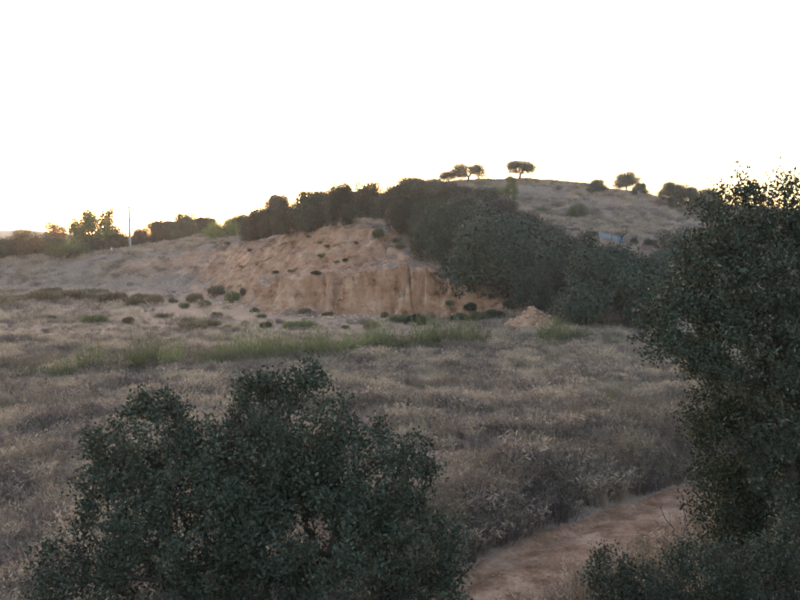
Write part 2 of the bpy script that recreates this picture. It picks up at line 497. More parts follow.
def leaves(pos, axis, nrm, ln, wd, rnd, fold=0.25, fine=True):
    """folded leaf blades; returns verts, faces, per-face rnd"""
    n = len(pos)
    axis = unit(axis)
    side = unit(np.cross(axis, nrm)); up = np.cross(side, axis)
    ln = np.broadcast_to(ln, (n,))[:, None]; wd = np.broadcast_to(wd, (n,))[:, None]
    if fine:
        V = np.stack([pos, pos + axis * ln * 0.3 + side * wd * 0.5 + up * wd * fold, pos + axis * ln * 0.72 + side * wd * 0.4 + up * wd * fold * 0.8,
                      pos + axis * ln, pos + axis * ln * 0.72 - side * wd * 0.4 + up * wd * fold * 0.8, pos + axis * ln * 0.3 - side * wd * 0.5 + up * wd * fold], 1)
        b = (np.arange(n) * 6)[:, None]
        F = np.concatenate([b + np.array([0, 1, 2, 3]), b + np.array([0, 3, 4, 5])])
        return V.reshape(-1, 3), F, np.concatenate([rnd, rnd])
    V = np.stack([pos, pos + axis * ln * 0.5 + side * wd * 0.5 + up * wd * fold, pos + axis * ln, pos + axis * ln * 0.5 - side * wd * 0.5 + up * wd * fold], 1)
    b = (np.arange(n) * 4)[:, None]
    F = b + np.array([0, 1, 2, 3])
    return V.reshape(-1, 3), F, rnd


def rdir(n, r=rng):
    return unit(r.normal(size=(n, 3)))


def in_lobes(lobes, n, r, shell=2.4):
    C = np.array([l[0] for l in lobes]); R = np.array([l[1] for l in lobes])
    w = np.array([l[2] if len(l) > 2 else 1.0 for l in lobes]) * np.prod(R, axis=1) ** 0.75
    k = r.choice(len(lobes), n, p=w / w.sum())
    return C[k] + rdir(n, r) * (r.random(n) ** (1 / 3.0 / shell * 1.6))[:, None] * R[k]


def skeleton(trunk, pts, r, seg=0.3, wig=0.06, pathw=0.25):
    """grow limbs from a trunk polyline out to every point"""
    nodes = [np.array(trunk[0], float)]; par = [-1]; pl = [0.0]
    for a, b in zip(trunk[:-1], trunk[1:]):
        a = np.array(a, float); b = np.array(b, float)
        L = np.linalg.norm(b - a); k = max(1, int(L / seg))
        for i in range(1, k + 1):
            nodes.append(a + (b - a) * i / k + (r.normal(size=3) * wig * 0.6 if i < k else 0)); par.append(len(nodes) - 2); pl.append(pl[-1] + L / k)
    n0 = len(nodes)
    cap = n0 + len(pts) * 30
    A = np.zeros((cap, 3)); A[:n0] = nodes; PL = np.zeros(cap); PL[:n0] = pl
    n = n0; tips = []
    lo = max(1, n0 // 3)
    top = A[n0 - 1]
    for p in pts[np.argsort(np.linalg.norm(pts - top, axis=1))]:
        dv = p - A[lo:n]
        d = np.linalg.norm(dv, axis=1)
        j = int(np.argmin(d + pathw * PL[lo:n] + 0.5 * np.maximum(-dv[:, 2], 0))) + lo
        L = np.linalg.norm(p - A[j]); k = min(25, max(1, int(math.ceil(L / seg))))
        prev = j
        bend = r.normal(size=3) * 0.10 * L + np.array([0, 0, 0.06 * L])
        a = A[j].copy()
        for i in range(1, k + 1):
            t = i / k
            A[n] = a + (p - a) * t + bend * (4 * t * (1 - t)) + (r.normal(size=3) * wig * (0 if i == k else 1))
            PL[n] = PL[prev] + L / k; par.append(prev); prev = n; n += 1
        tips.append(prev)
    return A[:n], np.array(par), np.array(tips)


def limb_radii(par, rtip, trunk_r, e=2.4):
    n = len(par); acc = np.zeros(n)
    haschild = np.zeros(n, bool); haschild[par[par >= 0]] = True
    acc[~haschild] = rtip ** e
    for i in range(n - 1, 0, -1):
        acc[par[i]] += acc[i]
    R = acc ** (1 / e)
    s = np.clip((R - rtip) / max(R[0] - rtip, 1e-6), 0, 1)
    return rtip + (trunk_r - rtip) * s ** 1.0


def tubes(A, par, R, thick=0.03):
    Vs = []; Fs = []; off = 0
    idx = np.arange(1, len(A))
    for k, sel in ((7, idx[R[idx] > thick]), (3, idx[R[idx] <= thick])):
        if len(sel) == 0:
            continue
        a = A[par[sel]]; b = A[sel]
        d = unit(b - a)
        ref = np.where(np.abs(d[:, 2:3]) > 0.9, np.array([[1.0, 0, 0]]), np.array([[0, 0, 1.0]]))
        u = unit(np.cross(d, ref)); v = np.cross(d, u)
        ang = np.arange(k) * 2 * np.pi / k
        ring = u[:, None] * np.cos(ang)[None, :, None] + v[:, None] * np.sin(ang)[None, :, None]
        ra = np.minimum(R[par[sel]], R[sel] * 1.5)
        V = np.concatenate([a[:, None] + ring * ra[:, None, None], b[:, None] + ring * R[sel][:, None, None]], 1)
        base = off + (np.arange(len(sel)) * 2 * k)[:, None, None]
        i = np.arange(k); f = np.stack([i, (i + 1) % k, (i + 1) % k + k, i + k], 1)[None]
        Fs.append((base + f).reshape(-1, 4)); Vs.append(V.reshape(-1, 3)); off += len(sel) * 2 * k
    return np.concatenate(Vs), np.concatenate(Fs)


def tree_meshes(nm, trunk, lobes, n_tips, per_tip, leaf_len, leaf_wid, mats, trunk_r, seed, spread=0.09, back=0.3, fine=True, rtip=0.004, seg=0.3, wig=0.04, pathw=0.25, up=0.35):
    r = np.random.default_rng(seed)
    pts = in_lobes(lobes, n_tips, r)
    A, par, tips = skeleton(trunk, pts, r, seg, wig, pathw)
    R = limb_radii(par, rtip, trunk_r)
    v, f = tubes(A, par, R)
    me_t = make_mesh(nm + '_trunk', v, f, mats[0], smooth=True)
    me_c = None
    if per_tip:
        tp = A[tips]; td = unit(tp - A[par[tips]])
        cnt = r.poisson(per_tip, len(tips))
        k = np.repeat(np.arange(len(tips)), cnt)
        n = len(k)
        pos = tp[k] - td[k] * (r.random(n)[:, None] ** 1.3) * back + r.normal(size=(n, 3)) * spread
        ax = unit(td[k] * 0.55 + rdir(n, r) * 0.9 + np.array([0, 0, 0.15]))
        nr = rdir(n, r) + np.array([0, 0, up])
        cl = r.random(len(tips))
        rnd = np.clip(0.45 * cl[k] + 0.55 * r.random(n), 0, 1)
        v, f, q = leaves(pos, ax, nr, leaf_len * r.uniform(0.6, 1.25, n), leaf_wid * r.uniform(0.7, 1.2, n), rnd, 0.22, fine)
        me_c = make_mesh(nm + '_crown', v, f, mats[1], q)
    return me_t, me_c


def plant_tree(name, me_t, me_c, loc, label, cat, group=None, scale=(1, 1, 1), rz=0.0, pname='trunk', cname='crown'):
    e = bpy.data.objects.new(name, None); COL.objects.link(e)
    e.empty_display_size = 0.3
    e.location = loc; e.scale = scale; e.rotation_euler = (0, 0, rz)
    if me_t is not None:
        link(pname, me_t, e)
    if me_c is not None:
        link(cname, me_c, e)
    return tag(e, label, cat, group)


# ------------------------------------------------------------------ the land
def axis_grid(fine_lo, fine_hi, step, lo, hi, grow=1.10, cap=60):
    a = list(np.arange(fine_lo, fine_hi, step))
    s = step; x = a[-1]
    while x < hi:
        s = min(s * grow, cap); x += s; a.append(x)
    s = step; x = a[0]; pre = []
    while x > lo:
        s = min(s * grow, cap); x -= s; pre.append(x)
    return np.array(pre[::-1] + a)


gx = axis_grid(-26, 18, 0.22, -1500, 1500, 1.05)
gy = np.concatenate([np.arange(-60, 4, 2.0), np.arange(4, 56, 0.33), axis_grid(56, 84, 0.17, 56, 1800, 1.022)])
gy = np.unique(gy)
X, Y = np.meshgrid(gx, gy)
Z, SD, SDN, Q, TD = land(X, Y, True)
nxg, nyg = len(gx), len(gy)
dzx = np.gradient(Z, gx, axis=1); dzy = np.gradient(Z, gy, axis=0)
slope = np.hypot(dzx, dzy)
clay = sstep((slope - 0.42) / 0.45) * ((Q > 175) & (Q < 560) & (SDN > -1.2) & (SDN < 16))
clay = np.maximum(clay, (0.62 + 0.35 * fbm(X * 0.25, Y * 0.25, 3)) * np.exp(-((SDN - 7.5) / 4.6) ** 2) * np.interp(Q, [20, 100, 220, 340, 385, 400], [0, 0.85, 1, 1, 0.8, 0]))
clay = np.maximum(clay, np.interp(Q, [230, 260, 360, 380], [0, 0.8, 0.8, 0]) * ((SDN > 1) & (SDN < 7)) * 0.72)
clay = np.maximum(clay, 1.0 * (np.hypot((X - MOUND[0]) / 2.3, (Y - MOUND[1]) / 1.9) < 1.05))
clay = np.maximum(clay, (0.42 + 0.4 * fbm(X * 0.4, Y * 0.4, 3)) * np.interp(Q, [455, 475, 540, 580], [0, 1, 1, 0]) * ((SDN > -0.5) & (SDN < 4.5)))
dcut = poly_dist(np.array([CUT_A, CUT_B]), X, Y)
clay = np.maximum(clay, 0.75 * np.exp(-(dcut / 3.0) ** 2) * (0.55 + 0.9 * perlin(X * 0.4, Y * 0.05)))
ln = (Y - 22.5) - 0.06 * X
clay = np.maximum(clay, 0.75 * np.exp(-(ln / 0.55) ** 2) * np.clip(1 - np.abs(X - 1.5) / 5, 0, 1))
sand = np.interp(Q, [-200, 60, 200, 300, 470, 540], [0.15, 0.55, 0.95, 1.0, 0.9, 0.2]) * np.exp(-((SD + 5) / 8.5) ** 2) * (SDN < 3)
flat = sstep((Y - 46) / 9) * sstep((10 - X) / 12) * (SD < 2)
sand = np.maximum(sand, flat * np.clip(0.44 + 0.6 * fbm(X * 0.10, Y * 0.22, 3), 0, 1))
sand = np.maximum(sand, 0.75 * np.exp(-((ln - 2.0) / 0.8) ** 2) * np.clip(1 - np.abs(X - 0.5) / 6, 0, 1))
sand = np.maximum(sand, 0.8 * (1 - sstep((TD - 1.35) / 0.8)) * (Y > 3))
sand = np.maximum(sand, 0.5 * sstep(fbm(X * 0.12 + 9, Y * 0.3) * 2 - 0.2) * (SD < -4) * (SD > -30))
# the cliff face is hollow below an overhanging turf lip
gsx = np.gradient(SD, gx, axis=1); gsy = np.gradient(SD, gy, axis=0)
h1g = np.interp(Q, [235, 290, 400, 430, 460], [0, 0.6, 1.0, 1.0, 0.0])
zr = np.clip(Z / np.interp(Q, [262, 300, 345, 400, 425, 450], [2.6, 3.2, 3.3, 4.1, 4.0, 2.6]), 0, 1.2)
push = h1g * ((SDN > 0.1) & (SDN < 2.6)) * (0.34 * np.exp(-((zr - 0.72) / 0.16) ** 2) - 0.30 * np.exp(-((zr - 0.98) / 0.10) ** 2)) * (0.6 + 1.2 * np.clip(perlin(X * 0.5, Y * 0.5) + 0.3, 0, 1))
verts = np.stack([X + gsx * push, Y + gsy * push, Z], -1).reshape(-1, 3)
ii = (np.arange(nyg - 1)[:, None] * nxg + np.arange(nxg - 1)[None]).ravel()
me = make_mesh('ground', verts, np.stack([ii, ii + 1, ii + 1 + nxg, ii + nxg], 1), 'ground', smooth=True)
for nm, a in (('clay', clay), ('sand', sand)):
    at = me.attributes.new(nm, 'FLOAT', 'POINT'); at.data.foreach_set('value', a.ravel().astype(np.float32))
tag(link('ground', me), kind='structure')

# the dirt track as a sheet just above the ground
s_ = np.concatenate([[0], np.cumsum(np.linalg.norm(np.diff(TRACK, axis=0), axis=1))])
ts = np.arange(0, s_[-1], 0.25)
cx = np.interp(ts, s_, TRACK[:, 0]); cy = np.interp(ts, s_, TRACK[:, 1])
ker = np.ones(13) / 13
cx[6:-6] = np.convolve(cx, ker, 'valid'); cy[6:-6] = np.convolve(cy, ker, 'valid')
tx = np.gradient(cx); ty = np.gradient(cy); tl = np.hypot(tx, ty); tx /= tl; ty /= tl
offs = np.linspace(-1, 1, 17)
wl = 1.28 + 0.3 * perlin(ts * 0.5, 3.0 + 0 * ts)
TX = cx[:, None] - ty[:, None] * offs * wl[:, None]; TY = cy[:, None] + tx[:, None] * offs * wl[:, None]
TZ = land(TX, TY) + 0.03 - 0.06 * (np.abs(offs)[None] > 0.99) + 0.012 * perlin(TX * 3, TY * 3)
nr_, nc_ = TX.shape
ii = (np.arange(nr_ - 1)[:, None] * nc_ + np.arange(nc_ - 1)[None]).ravel()
me = make_mesh('dirt_track', np.stack([TX, TY, TZ], -1).reshape(-1, 3), np.stack([ii, ii + nc_, ii + 1 + nc_, ii + 1], 1), 'track_dirt', smooth=True)
tag(link('dirt_track', me), kind='structure')

# low ridge far beyond the left end of the valley
hx = np.linspace(-900, 500, 140); hy = np.linspace(0, 260, 14)
HX, HY = np.meshgrid(hx, hy)
prof = np.sin(np.pi * HY / 260) ** 0.8
HZ = prof * (7.5 + 4 * fbm(HX * 0.008, 0 * HX + 2, 4) + 4.5 * np.exp(-((HX + 345) / 70) ** 2)) + 2 * fbm(HX * 0.03, HY * 0.03) * prof
ii = (np.arange(13)[:, None] * 140 + np.arange(139)[None]).ravel()
me = make_mesh('distant_hill', np.stack([HX, HY + 560, HZ + 1.5], -1).reshape(-1, 3), np.stack([ii, ii + 1, ii + 141, ii + 140], 1), 'far_hill', smooth=True)
tag(link('distant_hill', me), kind='structure')


# ------------------------------------------------------------------ far holm oaks: a few shared crowns
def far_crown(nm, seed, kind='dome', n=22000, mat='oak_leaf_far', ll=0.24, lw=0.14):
    """unit crown: about 2 wide (radius 1) and 1 high from z=0; leaf sizes are for a 4 m radius"""
    r = np.random.default_rng(seed)
    K = {'dome': 32, 'umbrella': 26, 'loose': 40, 'slim': 26}[kind]
    th = r.random(K) * 2 * np.pi
    if kind == 'dome':
        ph = np.arccos(1 - r.random(K) * 0.98)
        rad = 0.70 + 0.12 * r.normal(size=K)
        C = np.stack([rad * np.sin(ph) * np.cos(th), rad * np.sin(ph) * np.sin(th), 0.16 + 0.62 * np.cos(ph) * (rad / 0.72)], 1)
        S = np.stack([r.uniform(.22, .40, K)] * 2 + [r.uniform(.15, .27, K)], 1)
        C *= np.array([0.95, 0.95, 0.97])
        z0 = 0.02
    elif kind == 'umbrella':
        ph = np.arccos(1 - r.random(K) * 1.25)
        rad = 0.70 + 0.13 * r.normal(size=K)
        C = np.stack([rad * np.sin(ph) * np.cos(th), rad * np.sin(ph) * np.sin(th), 0.50 + 0.36 * np.cos(ph) * (rad / 0.72)], 1)
        S = np.stack([r.uniform(.26, .44, K)] * 2 + [r.uniform(.15, .25, K)], 1)
        z0 = 0.14
    elif kind == 'loose':
        ph = np.arccos(1 - r.random(K) * 1.5)
        rad = 0.68 + 0.22 * r.normal(size=K)
        C = np.stack([rad * np.sin(ph) * np.cos(th), rad * np.sin(ph) * np.sin(th), 0.48 + 0.40 * np.cos(ph) * (rad / 0.7)], 1)
        S = np.stack([r.uniform(.16, .32, K)] * 2 + [r.uniform(.10, .19, K)], 1)
        z0 = 0.1
    else:
        h = r.random(K)
        rad = 0.55 * np.sin(np.clip(h * 0.9 + 0.12, 0, 1) * np.pi) ** 0.6
        C = np.stack([rad * np.cos(th), rad * np.sin(th), 0.08 + 0.86 * h], 1)
        S = np.stack([r.uniform(.3, .5, K)] * 2 + [r.uniform(.05, .09, K)], 1)
        z0 = 0.05
    w = S[:, 0] ** 2
    k = r.choice(K, n, p=w / w.sum())
    d = rdir(n, r)
    pos = C[k] + d * S[k] * (r.random(n)[:, None] ** 0.22) * r.uniform(0.85, 1.12, (n, 1))
    pos[:, 2] = np.maximum(pos[:, 2], z0 + 0.03 * r.random(n))
    W = np.array([4, 4, 6.0])
    ax = rdir(n, r) + d * 0.5
    gd = unit((pos - np.array([0, 0, 0.3])) * np.array([1, 1, 1.3]))
    nr = d * 1.5 + gd * 0.7 + rdir(n, r) * 0.7 + np.array([0, 0, 0.4])
    ax = ax - nr * (ax * nr).sum(1, keepdims=True) / (nr * nr).sum(1, keepdims=True) * 0.8
    cl = r.random(K)
    rnd = np.clip(0.35 * cl[k] + 0.65 * r.random(n), 0, 1)
    v, f, q = leaves(pos * W, ax, nr, ll * r.uniform(.6, 1.3, n), lw * r.uniform(.7, 1.2, n), rnd, 0.2, False)
    NS = np.array([1, 1, 1.0]) / np.array([np.percentile(np.hypot(pos[:, 0], pos[:, 1]), 97)] * 2 + [np.percentile(pos[:, 2], 99.6)])
    mc = make_mesh(nm + '_crown', v / W * NS, f, mat, q)
    pts = C[r.permutation(K)[:22]] * 0.85 * W
    zt = {'dome': 1.0, 'umbrella': 1.7, 'loose': 1.5, 'slim': 1.0}[kind]
    if kind == 'umbrella':
        pts[:, 2] = np.maximum(pts[:, 2], 2.1)
    A, par, tips = skeleton([(0, 0, -0.5), (0.1, 0.05, zt * 0.5), (0.0, 0.15, zt)], pts, r, 0.6, 0.07, 0.2)
    R = limb_radii(par, 0.03, 0.26)
    v, f = tubes(A, par, R, 0.02)
    mt = make_mesh(nm + '_trunk', v / W * NS, f, 'bark', smooth=True)
    return mt, mc


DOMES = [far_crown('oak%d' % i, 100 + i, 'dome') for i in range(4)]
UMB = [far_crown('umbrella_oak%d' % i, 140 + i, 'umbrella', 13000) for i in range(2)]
LOOSE = far_crown('loose_tree', 160, 'loose', 8000, 'backlit_leaf', 0.34, 0.2)
LOOSE_GLOW = far_crown('loose_glow', 165, 'loose', 4200, 'rust_glow_leaf', 0.34, 0.2)
BRIGHT = far_crown('bright_bush', 161, 'dome', 9000, 'bright_leaf', 0.26, 0.14)
RUST = far_crown('rust_tree', 162, 'dome', 9000, 'rust_glow_leaf', 0.28, 0.16)
SLIM = far_crown('slim_tree', 163, 'slim', 5000, 'bright_leaf', 0.30, 0.17)

tree_n = [0]


def far_tree(px, d, wpx, top, kit, label, name='holm_oak', cat='oak', group=None, sink=0.15, depth=1.0, foot=None):
    if foot:
        d = min(hit(px, foot, 45, 172)[1], 164)
    p = pix(px, top, d)
    ztop = p[2]
    z = float(land(p[0], p[1])) - sink
    w = wpx / FPX * d / 2 * (1.0 if kit is SLIM else 1.0)
    h = max(ztop - z, 0.8)
    tree_n[0] += 1
    return plant_tree(name, kit[0], kit[1], (p[0], p[1], z), label, cat, group, (w, w * depth, h / 1.0), (tree_n[0] * 2.39996) % 6.283)


ORD = ['first', 'second', 'third', 'fourth', 'fifth', 'sixth', 'seventh', 'eighth', 'ninth', 'tenth', 'eleventh', 'twelfth', 'thirteenth', 'fourteenth']


def ranked(spots, text):
    """pairs of spot and label, counted along the row"""
    return [(a, text % ORD[i]) for i, a in enumerate(sorted(spots))]


G_SK = 'trees along the left skyline'
G_SL = 'oaks massed on the slope'
G_HT = 'trees on the bare hilltop'
# far left end
far_tree(26, 126, 44, 229, RUST, 'rusty brown round tree at the end of the row before the lilac ridge', 'round_tree', 'tree', G_SK, foot=258)
far_tree(3, 124, 40, 238, DOMES[0], 'low dark bush past the rusty brown tree at the field end', 'dark_bush', 'bush', G_SK, foot=259)
far_tree(47, 124, 40, 236, DOMES[1], 'dark bush between the rusty tree and the yellow-green bush', 'dark_bush', 'bush', G_SK, foot=257)
far_tree(68, 113, 48, 241, BRIGHT, 'rounded yellow-green bush at the foot of the tall loose tree', 'round_bush', 'bush', G_SK, foot=259)
far_tree(86, 128, 46, 209, LOOSE, 'tall loose light-green tree glowing against the sunset', 'loose_tree', 'tree', G_SK, foot=255)
far_tree(105, 133, 30, 205, LOOSE_GLOW, 'thin airy tree with see-through crown touching the tall loose tree', 'loose_tree', 'tree', G_SK, foot=252)
far_tree(57, 150, 36, 221, LOOSE_GLOW, 'small orange-lit tree showing behind the yellow-green bush', 'loose_tree', 'tree', G_SK)  # orange sunset backlight is put into its leaf colour
far_tree(114, 130, 28, 228, DOMES[2], 'small dark bush between the loose tree and the utility pole', 'dark_bush', 'bush', G_SK, foot=252)
far_tree(98, 126, 34, 238, DOMES[3], 'dark bush crouched under the tall loose tree beside the marker post', 'dark_bush', 'bush', G_SK, foot=254)
for a, lab in ranked([(141, 146, 24, 226), (160, 142, 36, 217), (187, 140, 38, 211), (207, 140, 26, 214), (172, 152, 40, 221), (205, 150, 36, 222)], '%s dark oak of the backlit row counting away from the utility pole'):
    far_tree(*a, DOMES[tree_n[0] % 4], lab, group=G_SK, cat='oak')
far_tree(222, 114, 40, 220, BRIGHT, 'pale green bush low before the first oaks of the long row', 'round_bush', 'bush', G_SK)
for a, lab in ranked([(238, 126, 28, 213), (262, 120, 36, 203), (277, 128, 32, 194), (307, 110, 50, 187), (343, 116, 36, 183), (366, 120, 48, 179),
          (325, 122, 36, 188), (395, 118, 40, 181), (252, 112, 30, 212), (288, 116, 34, 200), (410, 126, 34, 174), (438, 128, 38, 177), (424, 120, 36, 180)], '%s oak of the dense row above the scarp, counting from the pale green bush'):
    far_tree(*a, DOMES[tree_n[0] % 4], lab, group=G_SL, foot=float(np.interp(a[0], [238, 262, 307, 345, 366, 395], [243, 239, 231, 225, 222, 225])) if a[1] <= 120 and a[0] < 400 else None)
far_tree(270, 104, 38, 218, DOMES[1], 'low rounded oak standing forward of the row on the pale slope', group=G_SL)
far_tree(347, 97, 34, 203, DOMES[2], 'small rounded oak at the lip of the upper scarp', group=G_SL)
far_tree(387, 98, 38, 196, DOMES[3], 'medium oak just above the corner where the upper scarp ends', group=G_SL)
for a, lab in ranked([(412, 104, 50, 188), (450, 110, 50, 183), (480, 112, 50, 186), (468, 98, 60, 195), (500, 102, 52, 200), (430, 94, 56, 198),
          (455, 88, 64, 206), (490, 90, 56, 208), (525, 96, 50, 212), (548, 92, 44, 222)], '%s dark oak of the packed wood below the ridge, counting from the scarp corner'):
    far_tree(*a, DOMES[tree_n[0] % 4], lab, group=G_SL, foot={412: 237, 430: 248, 455: 256}.get(a[0]))
far_tree(438, 80, 56, 203, DOMES[0], 'rounded oak at the left edge of the wood over the bluish slope', group=G_SL, foot=264)
far_tree(470, 80, 60, 214, DOMES[2], 'oak wedged between the rounded edge oak and the broad oak', group=G_SL, foot=276)
far_tree(506, 71, 122, 210, DOMES[1], 'broad dark oak spreading at the right end of the clay cliff', group=G_SL, foot=297)
far_tree(541, 64, 66, 250, DOMES[2], 'low dark oak between the broad oak and the sandy spoil mound', group=G_SL, foot=306)
far_tree(608, 61, 110, 246, DOMES[3], 'largest dark oak at the slope foot beyond the spoil mound', group=G_SL, foot=327)
far_tree(645, 64, 70, 258, DOMES[0], 'dark oak merging with the largest oak on the track side', group=G_SL, foot=324)
far_tree(574, 76, 74, 232, DOMES[1], 'oak rising behind the gap between the two big dark oaks', group=G_SL)
far_tree(684, 84, 66, 228, DOMES[2], 'dark oak on the hillside half hidden by the big near oak', group=G_SL)
far_tree(665, 72, 50, 250, DOMES[3], 'round oak below the dry hillside against the big near oak', group=G_SL)
# hilltop
far_tree(468, 150, 36, 162, UMB[0], 'flat-topped oak with bare trunks on the ridge beside a smaller one', group=G_HT)
far_tree(449, 150, 20, 170, UMB[1], 'small low oak leaning against the flat-topped ridge oak', group=G_HT)
far_tree(520, 153, 36, 160, UMB[1], 'umbrella-shaped oak on the ridge above the slim light-green tree', group=G_HT)
far_tree(511, 136, 15, 176, SLIM, 'slim upright light-green tree under the umbrella-shaped oak', 'slim_tree', 'tree', G_HT, foot=206)
far_tree(498, 140, 26, 186, BRIGHT, 'light-green bush beside the slim upright tree', 'round_bush', 'bush', G_HT)
far_tree(598, 156, 23, 178, DOMES[1], 'small round bushy oak alone on the hilltop line', group=G_HT, foot=193)
far_tree(627, 157, 30, 171, UMB[0], 'oak with holes in its crown and leaning trunk on the hilltop', group=G_HT, foot=192)
far_tree(640, 158, 18, 183, DOMES[3], 'low bush joined to the holed oak on the hilltop', 'dark_bush', 'bush', G_HT)
far_tree(670, 150, 28, 182, UMB[1], 'oak on the hill shoulder paired with a fuller one', group=G_HT, foot=205)
far_tree(684, 146, 30, 184, DOMES[2], 'fuller of the two oaks on the hill shoulder', group=G_HT, foot=208)
far_tree(708, 140, 36, 188, DOMES[0], 'oak behind the top twigs of the big near oak', group=G_HT)
far_tree(577, 130, 24, 204, BRIGHT, 'light-green bush alone halfway up the dry hillside', 'round_bush', 'bush', G_HT, foot=219)
for a in [(634, 152, 9, 188), (556, 138, 16, 208), (541, 133, 14, 209)]:
    far_tree(*a, BRIGHT if a[0] < 600 else DOMES[1], 'tiny bush on the dry upper hillside' if a[0] > 600 else ('little greenish bush touching the light-green one on the dry hillside' if a[0] > 550 else 'lesser greenish bush by the slim tree side of the dry hillside'), 'dark_bush', 'bush', G_HT)
for a, lab in ranked([(588, 106, 8, 231), (594, 107, 10, 234), (634, 104, 10, 237), (574, 108, 14, 234), (650, 100, 16, 238)], '%s small dark shrub by the blue sheet, counting toward the big near oak'):
    far_tree(*a, DOMES[1], lab, 'dark_shrub', 'shrub', 'shrubs around the blue sheet')


# ------------------------------------------------------------------ small shrubs of the flat, the cliff and the field
def shrub_mesh(nm, seed, n, mat, ll, lw, flat=0.6, upright=0.3):
    """unit shrub: radius 1, height about flat*1"""
    r = np.random.default_rng(seed)
    K = 14
    th = r.random(K) * 6.283; rr = np.sqrt(r.random(K)) * 0.72
    C = np.stack([rr * np.cos(th), rr * np.sin(th), flat * (0.25 + 0.5 * (1 - rr) * r.uniform(.6, 1.2, K))], 1)
    S = np.stack([r.uniform(.18, .4, K)] * 2 + [flat * r.uniform(.2, .42, K)], 1)
    k = r.choice(K, n, p=S[:, 0] ** 2 / (S[:, 0] ** 2).sum())
    d = rdir(n, r)
    pos = C[k] + d * S[k] * r.random((n, 1)) ** 0.3
    pos[:, 2] = np.abs(pos[:, 2])
    ax = d + rdir(n, r) * 0.7 + np.array([0, 0, upright])
    rnd = np.clip(0.4 * r.random(K)[k] + 0.6 * r.random(n), 0, 1)
    v, f, q = leaves(pos, ax, rdir(n, r), ll * r.uniform(.6, 1.3, n), lw * r.uniform(.7, 1.2, n), rnd, 0.2, False)
    mc = make_mesh(nm + '_leaves', v, f, mat, q)
    pts = C * 0.9
    A, par, tips = skeleton([(0, 0, -0.12), (0, 0, 0.05 * flat)], pts, r, 0.25, 0.02, 0.2)
    v, f = tubes(A, par, limb_radii(par, 0.008, 0.03), 0.05)
    return make_mesh(nm + '_stem', v, f, 'bark', smooth=True), mc


SCRUB = [shrub_mesh('scrub%d' % i, 200 + i, 1500, 'scrub_leaf', 0.30, 0.045, 0.5, 0.9) for i in range(3)]
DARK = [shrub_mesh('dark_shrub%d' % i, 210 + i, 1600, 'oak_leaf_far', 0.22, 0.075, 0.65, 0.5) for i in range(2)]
OLIVE = [shrub_mesh('olive_shrub%d' % i, 220 + i, 1500, 'broom_leaf', 0.30, 0.045, 0.55, 1.0) for i in range(2)]


def broom_mesh(nm, seed, n=230):
    """unit broom: upright green stems fanning from the base, radius 1, height 1"""
    r = np.random.default_rng(seed)
    th = r.random(n) * 6.283; rr = np.sqrt(r.random(n)) * 0.62
    p0 = np.stack([rr * np.cos(th), rr * np.sin(th), np.zeros(n) - 0.03], 1)
    h = (0.35 + 0.75 * r.random(n) ** 1.8) * (1 - 0.3 * rr)
    tip = p0 + np.stack([np.cos(th) * (0.12 + 0.35 * rr), np.sin(th) * (0.12 + 0.35 * rr), h], 1) + r.normal(size=(n, 3)) * np.array([.1, .1, 0])
    m = p0 * 0.5 + tip * 0.5 + r.normal(size=(n, 3)) * 0.04
    kk = np.repeat(np.arange(n), 7); t = r.uniform(0.3, 1.0, len(kk))[:, None]
    pos = p0[kk] * (1 - t) + tip[kk] * t + r.normal(size=(len(kk), 3)) * 0.035
    ax = unit(tip - p0)[kk] + rdir(len(kk), r) * 0.35
    rnd = np.clip(0.5 * r.random(n)[kk] + 0.5 * r.random(len(kk)), 0, 1)
    v, f, q = leaves(pos, ax, rdir(len(kk), r), 0.15 * r.uniform(.6, 1.3, len(kk)), 0.022, rnd, 0.2, False)
    mc = make_mesh(nm + '_shoots', v, f, 'broom_leaf', q)
    sel = np.arange(0, n, 4)
    a = p0[sel] * np.array([0.12, 0.12, 1.0]) - np.array([0, 0, 0.02]); b = m[sel]
    d = unit(b - a); u = unit(np.cross(d, [1.0, 0.2, 0.1])); w = np.cross(d, u)
    V = np.stack([a + u * .008, a - u * .005 + w * .007, a - u * .005 - w * .007, b + u * .005, b - u * .003 + w * .004, b - u * .003 - w * .004], 1).reshape(-1, 3)
    base = (np.arange(len(sel)) * 6)[:, None]
    F = np.concatenate([base + np.array([0, 1, 4, 3]), base + np.array([1, 2, 5, 4]), base + np.array([2, 0, 3, 5])])
    return make_mesh(nm + '_stem', V, F, 'bark'), mc


BROOM = [broom_mesh('broom%d' % i, 230 + i) for i in range(3)]


def shrub_at(px, py, wpx, hpx, kit, name, label, cat, group):
    p = hit(px, py)
    w = wpx / FPX * p[1] / 2; h = hpx / FPX * p[1]
    tree_n[0] += 1
    hk = h / (0.62 if kit not in BROOM else 0.75)
    return plant_tree(name, kit[0], kit[1], (p[0], p[1], p[2] - 0.03), label, cat, group, (w, max(w, 0.3) * 0.9, hk * (0.8 + 0.45 * ((tree_n[0] * 0.618) % 1.0))), (tree_n[0] * 2.39996) % 6.283, 'stem', 'foliage')


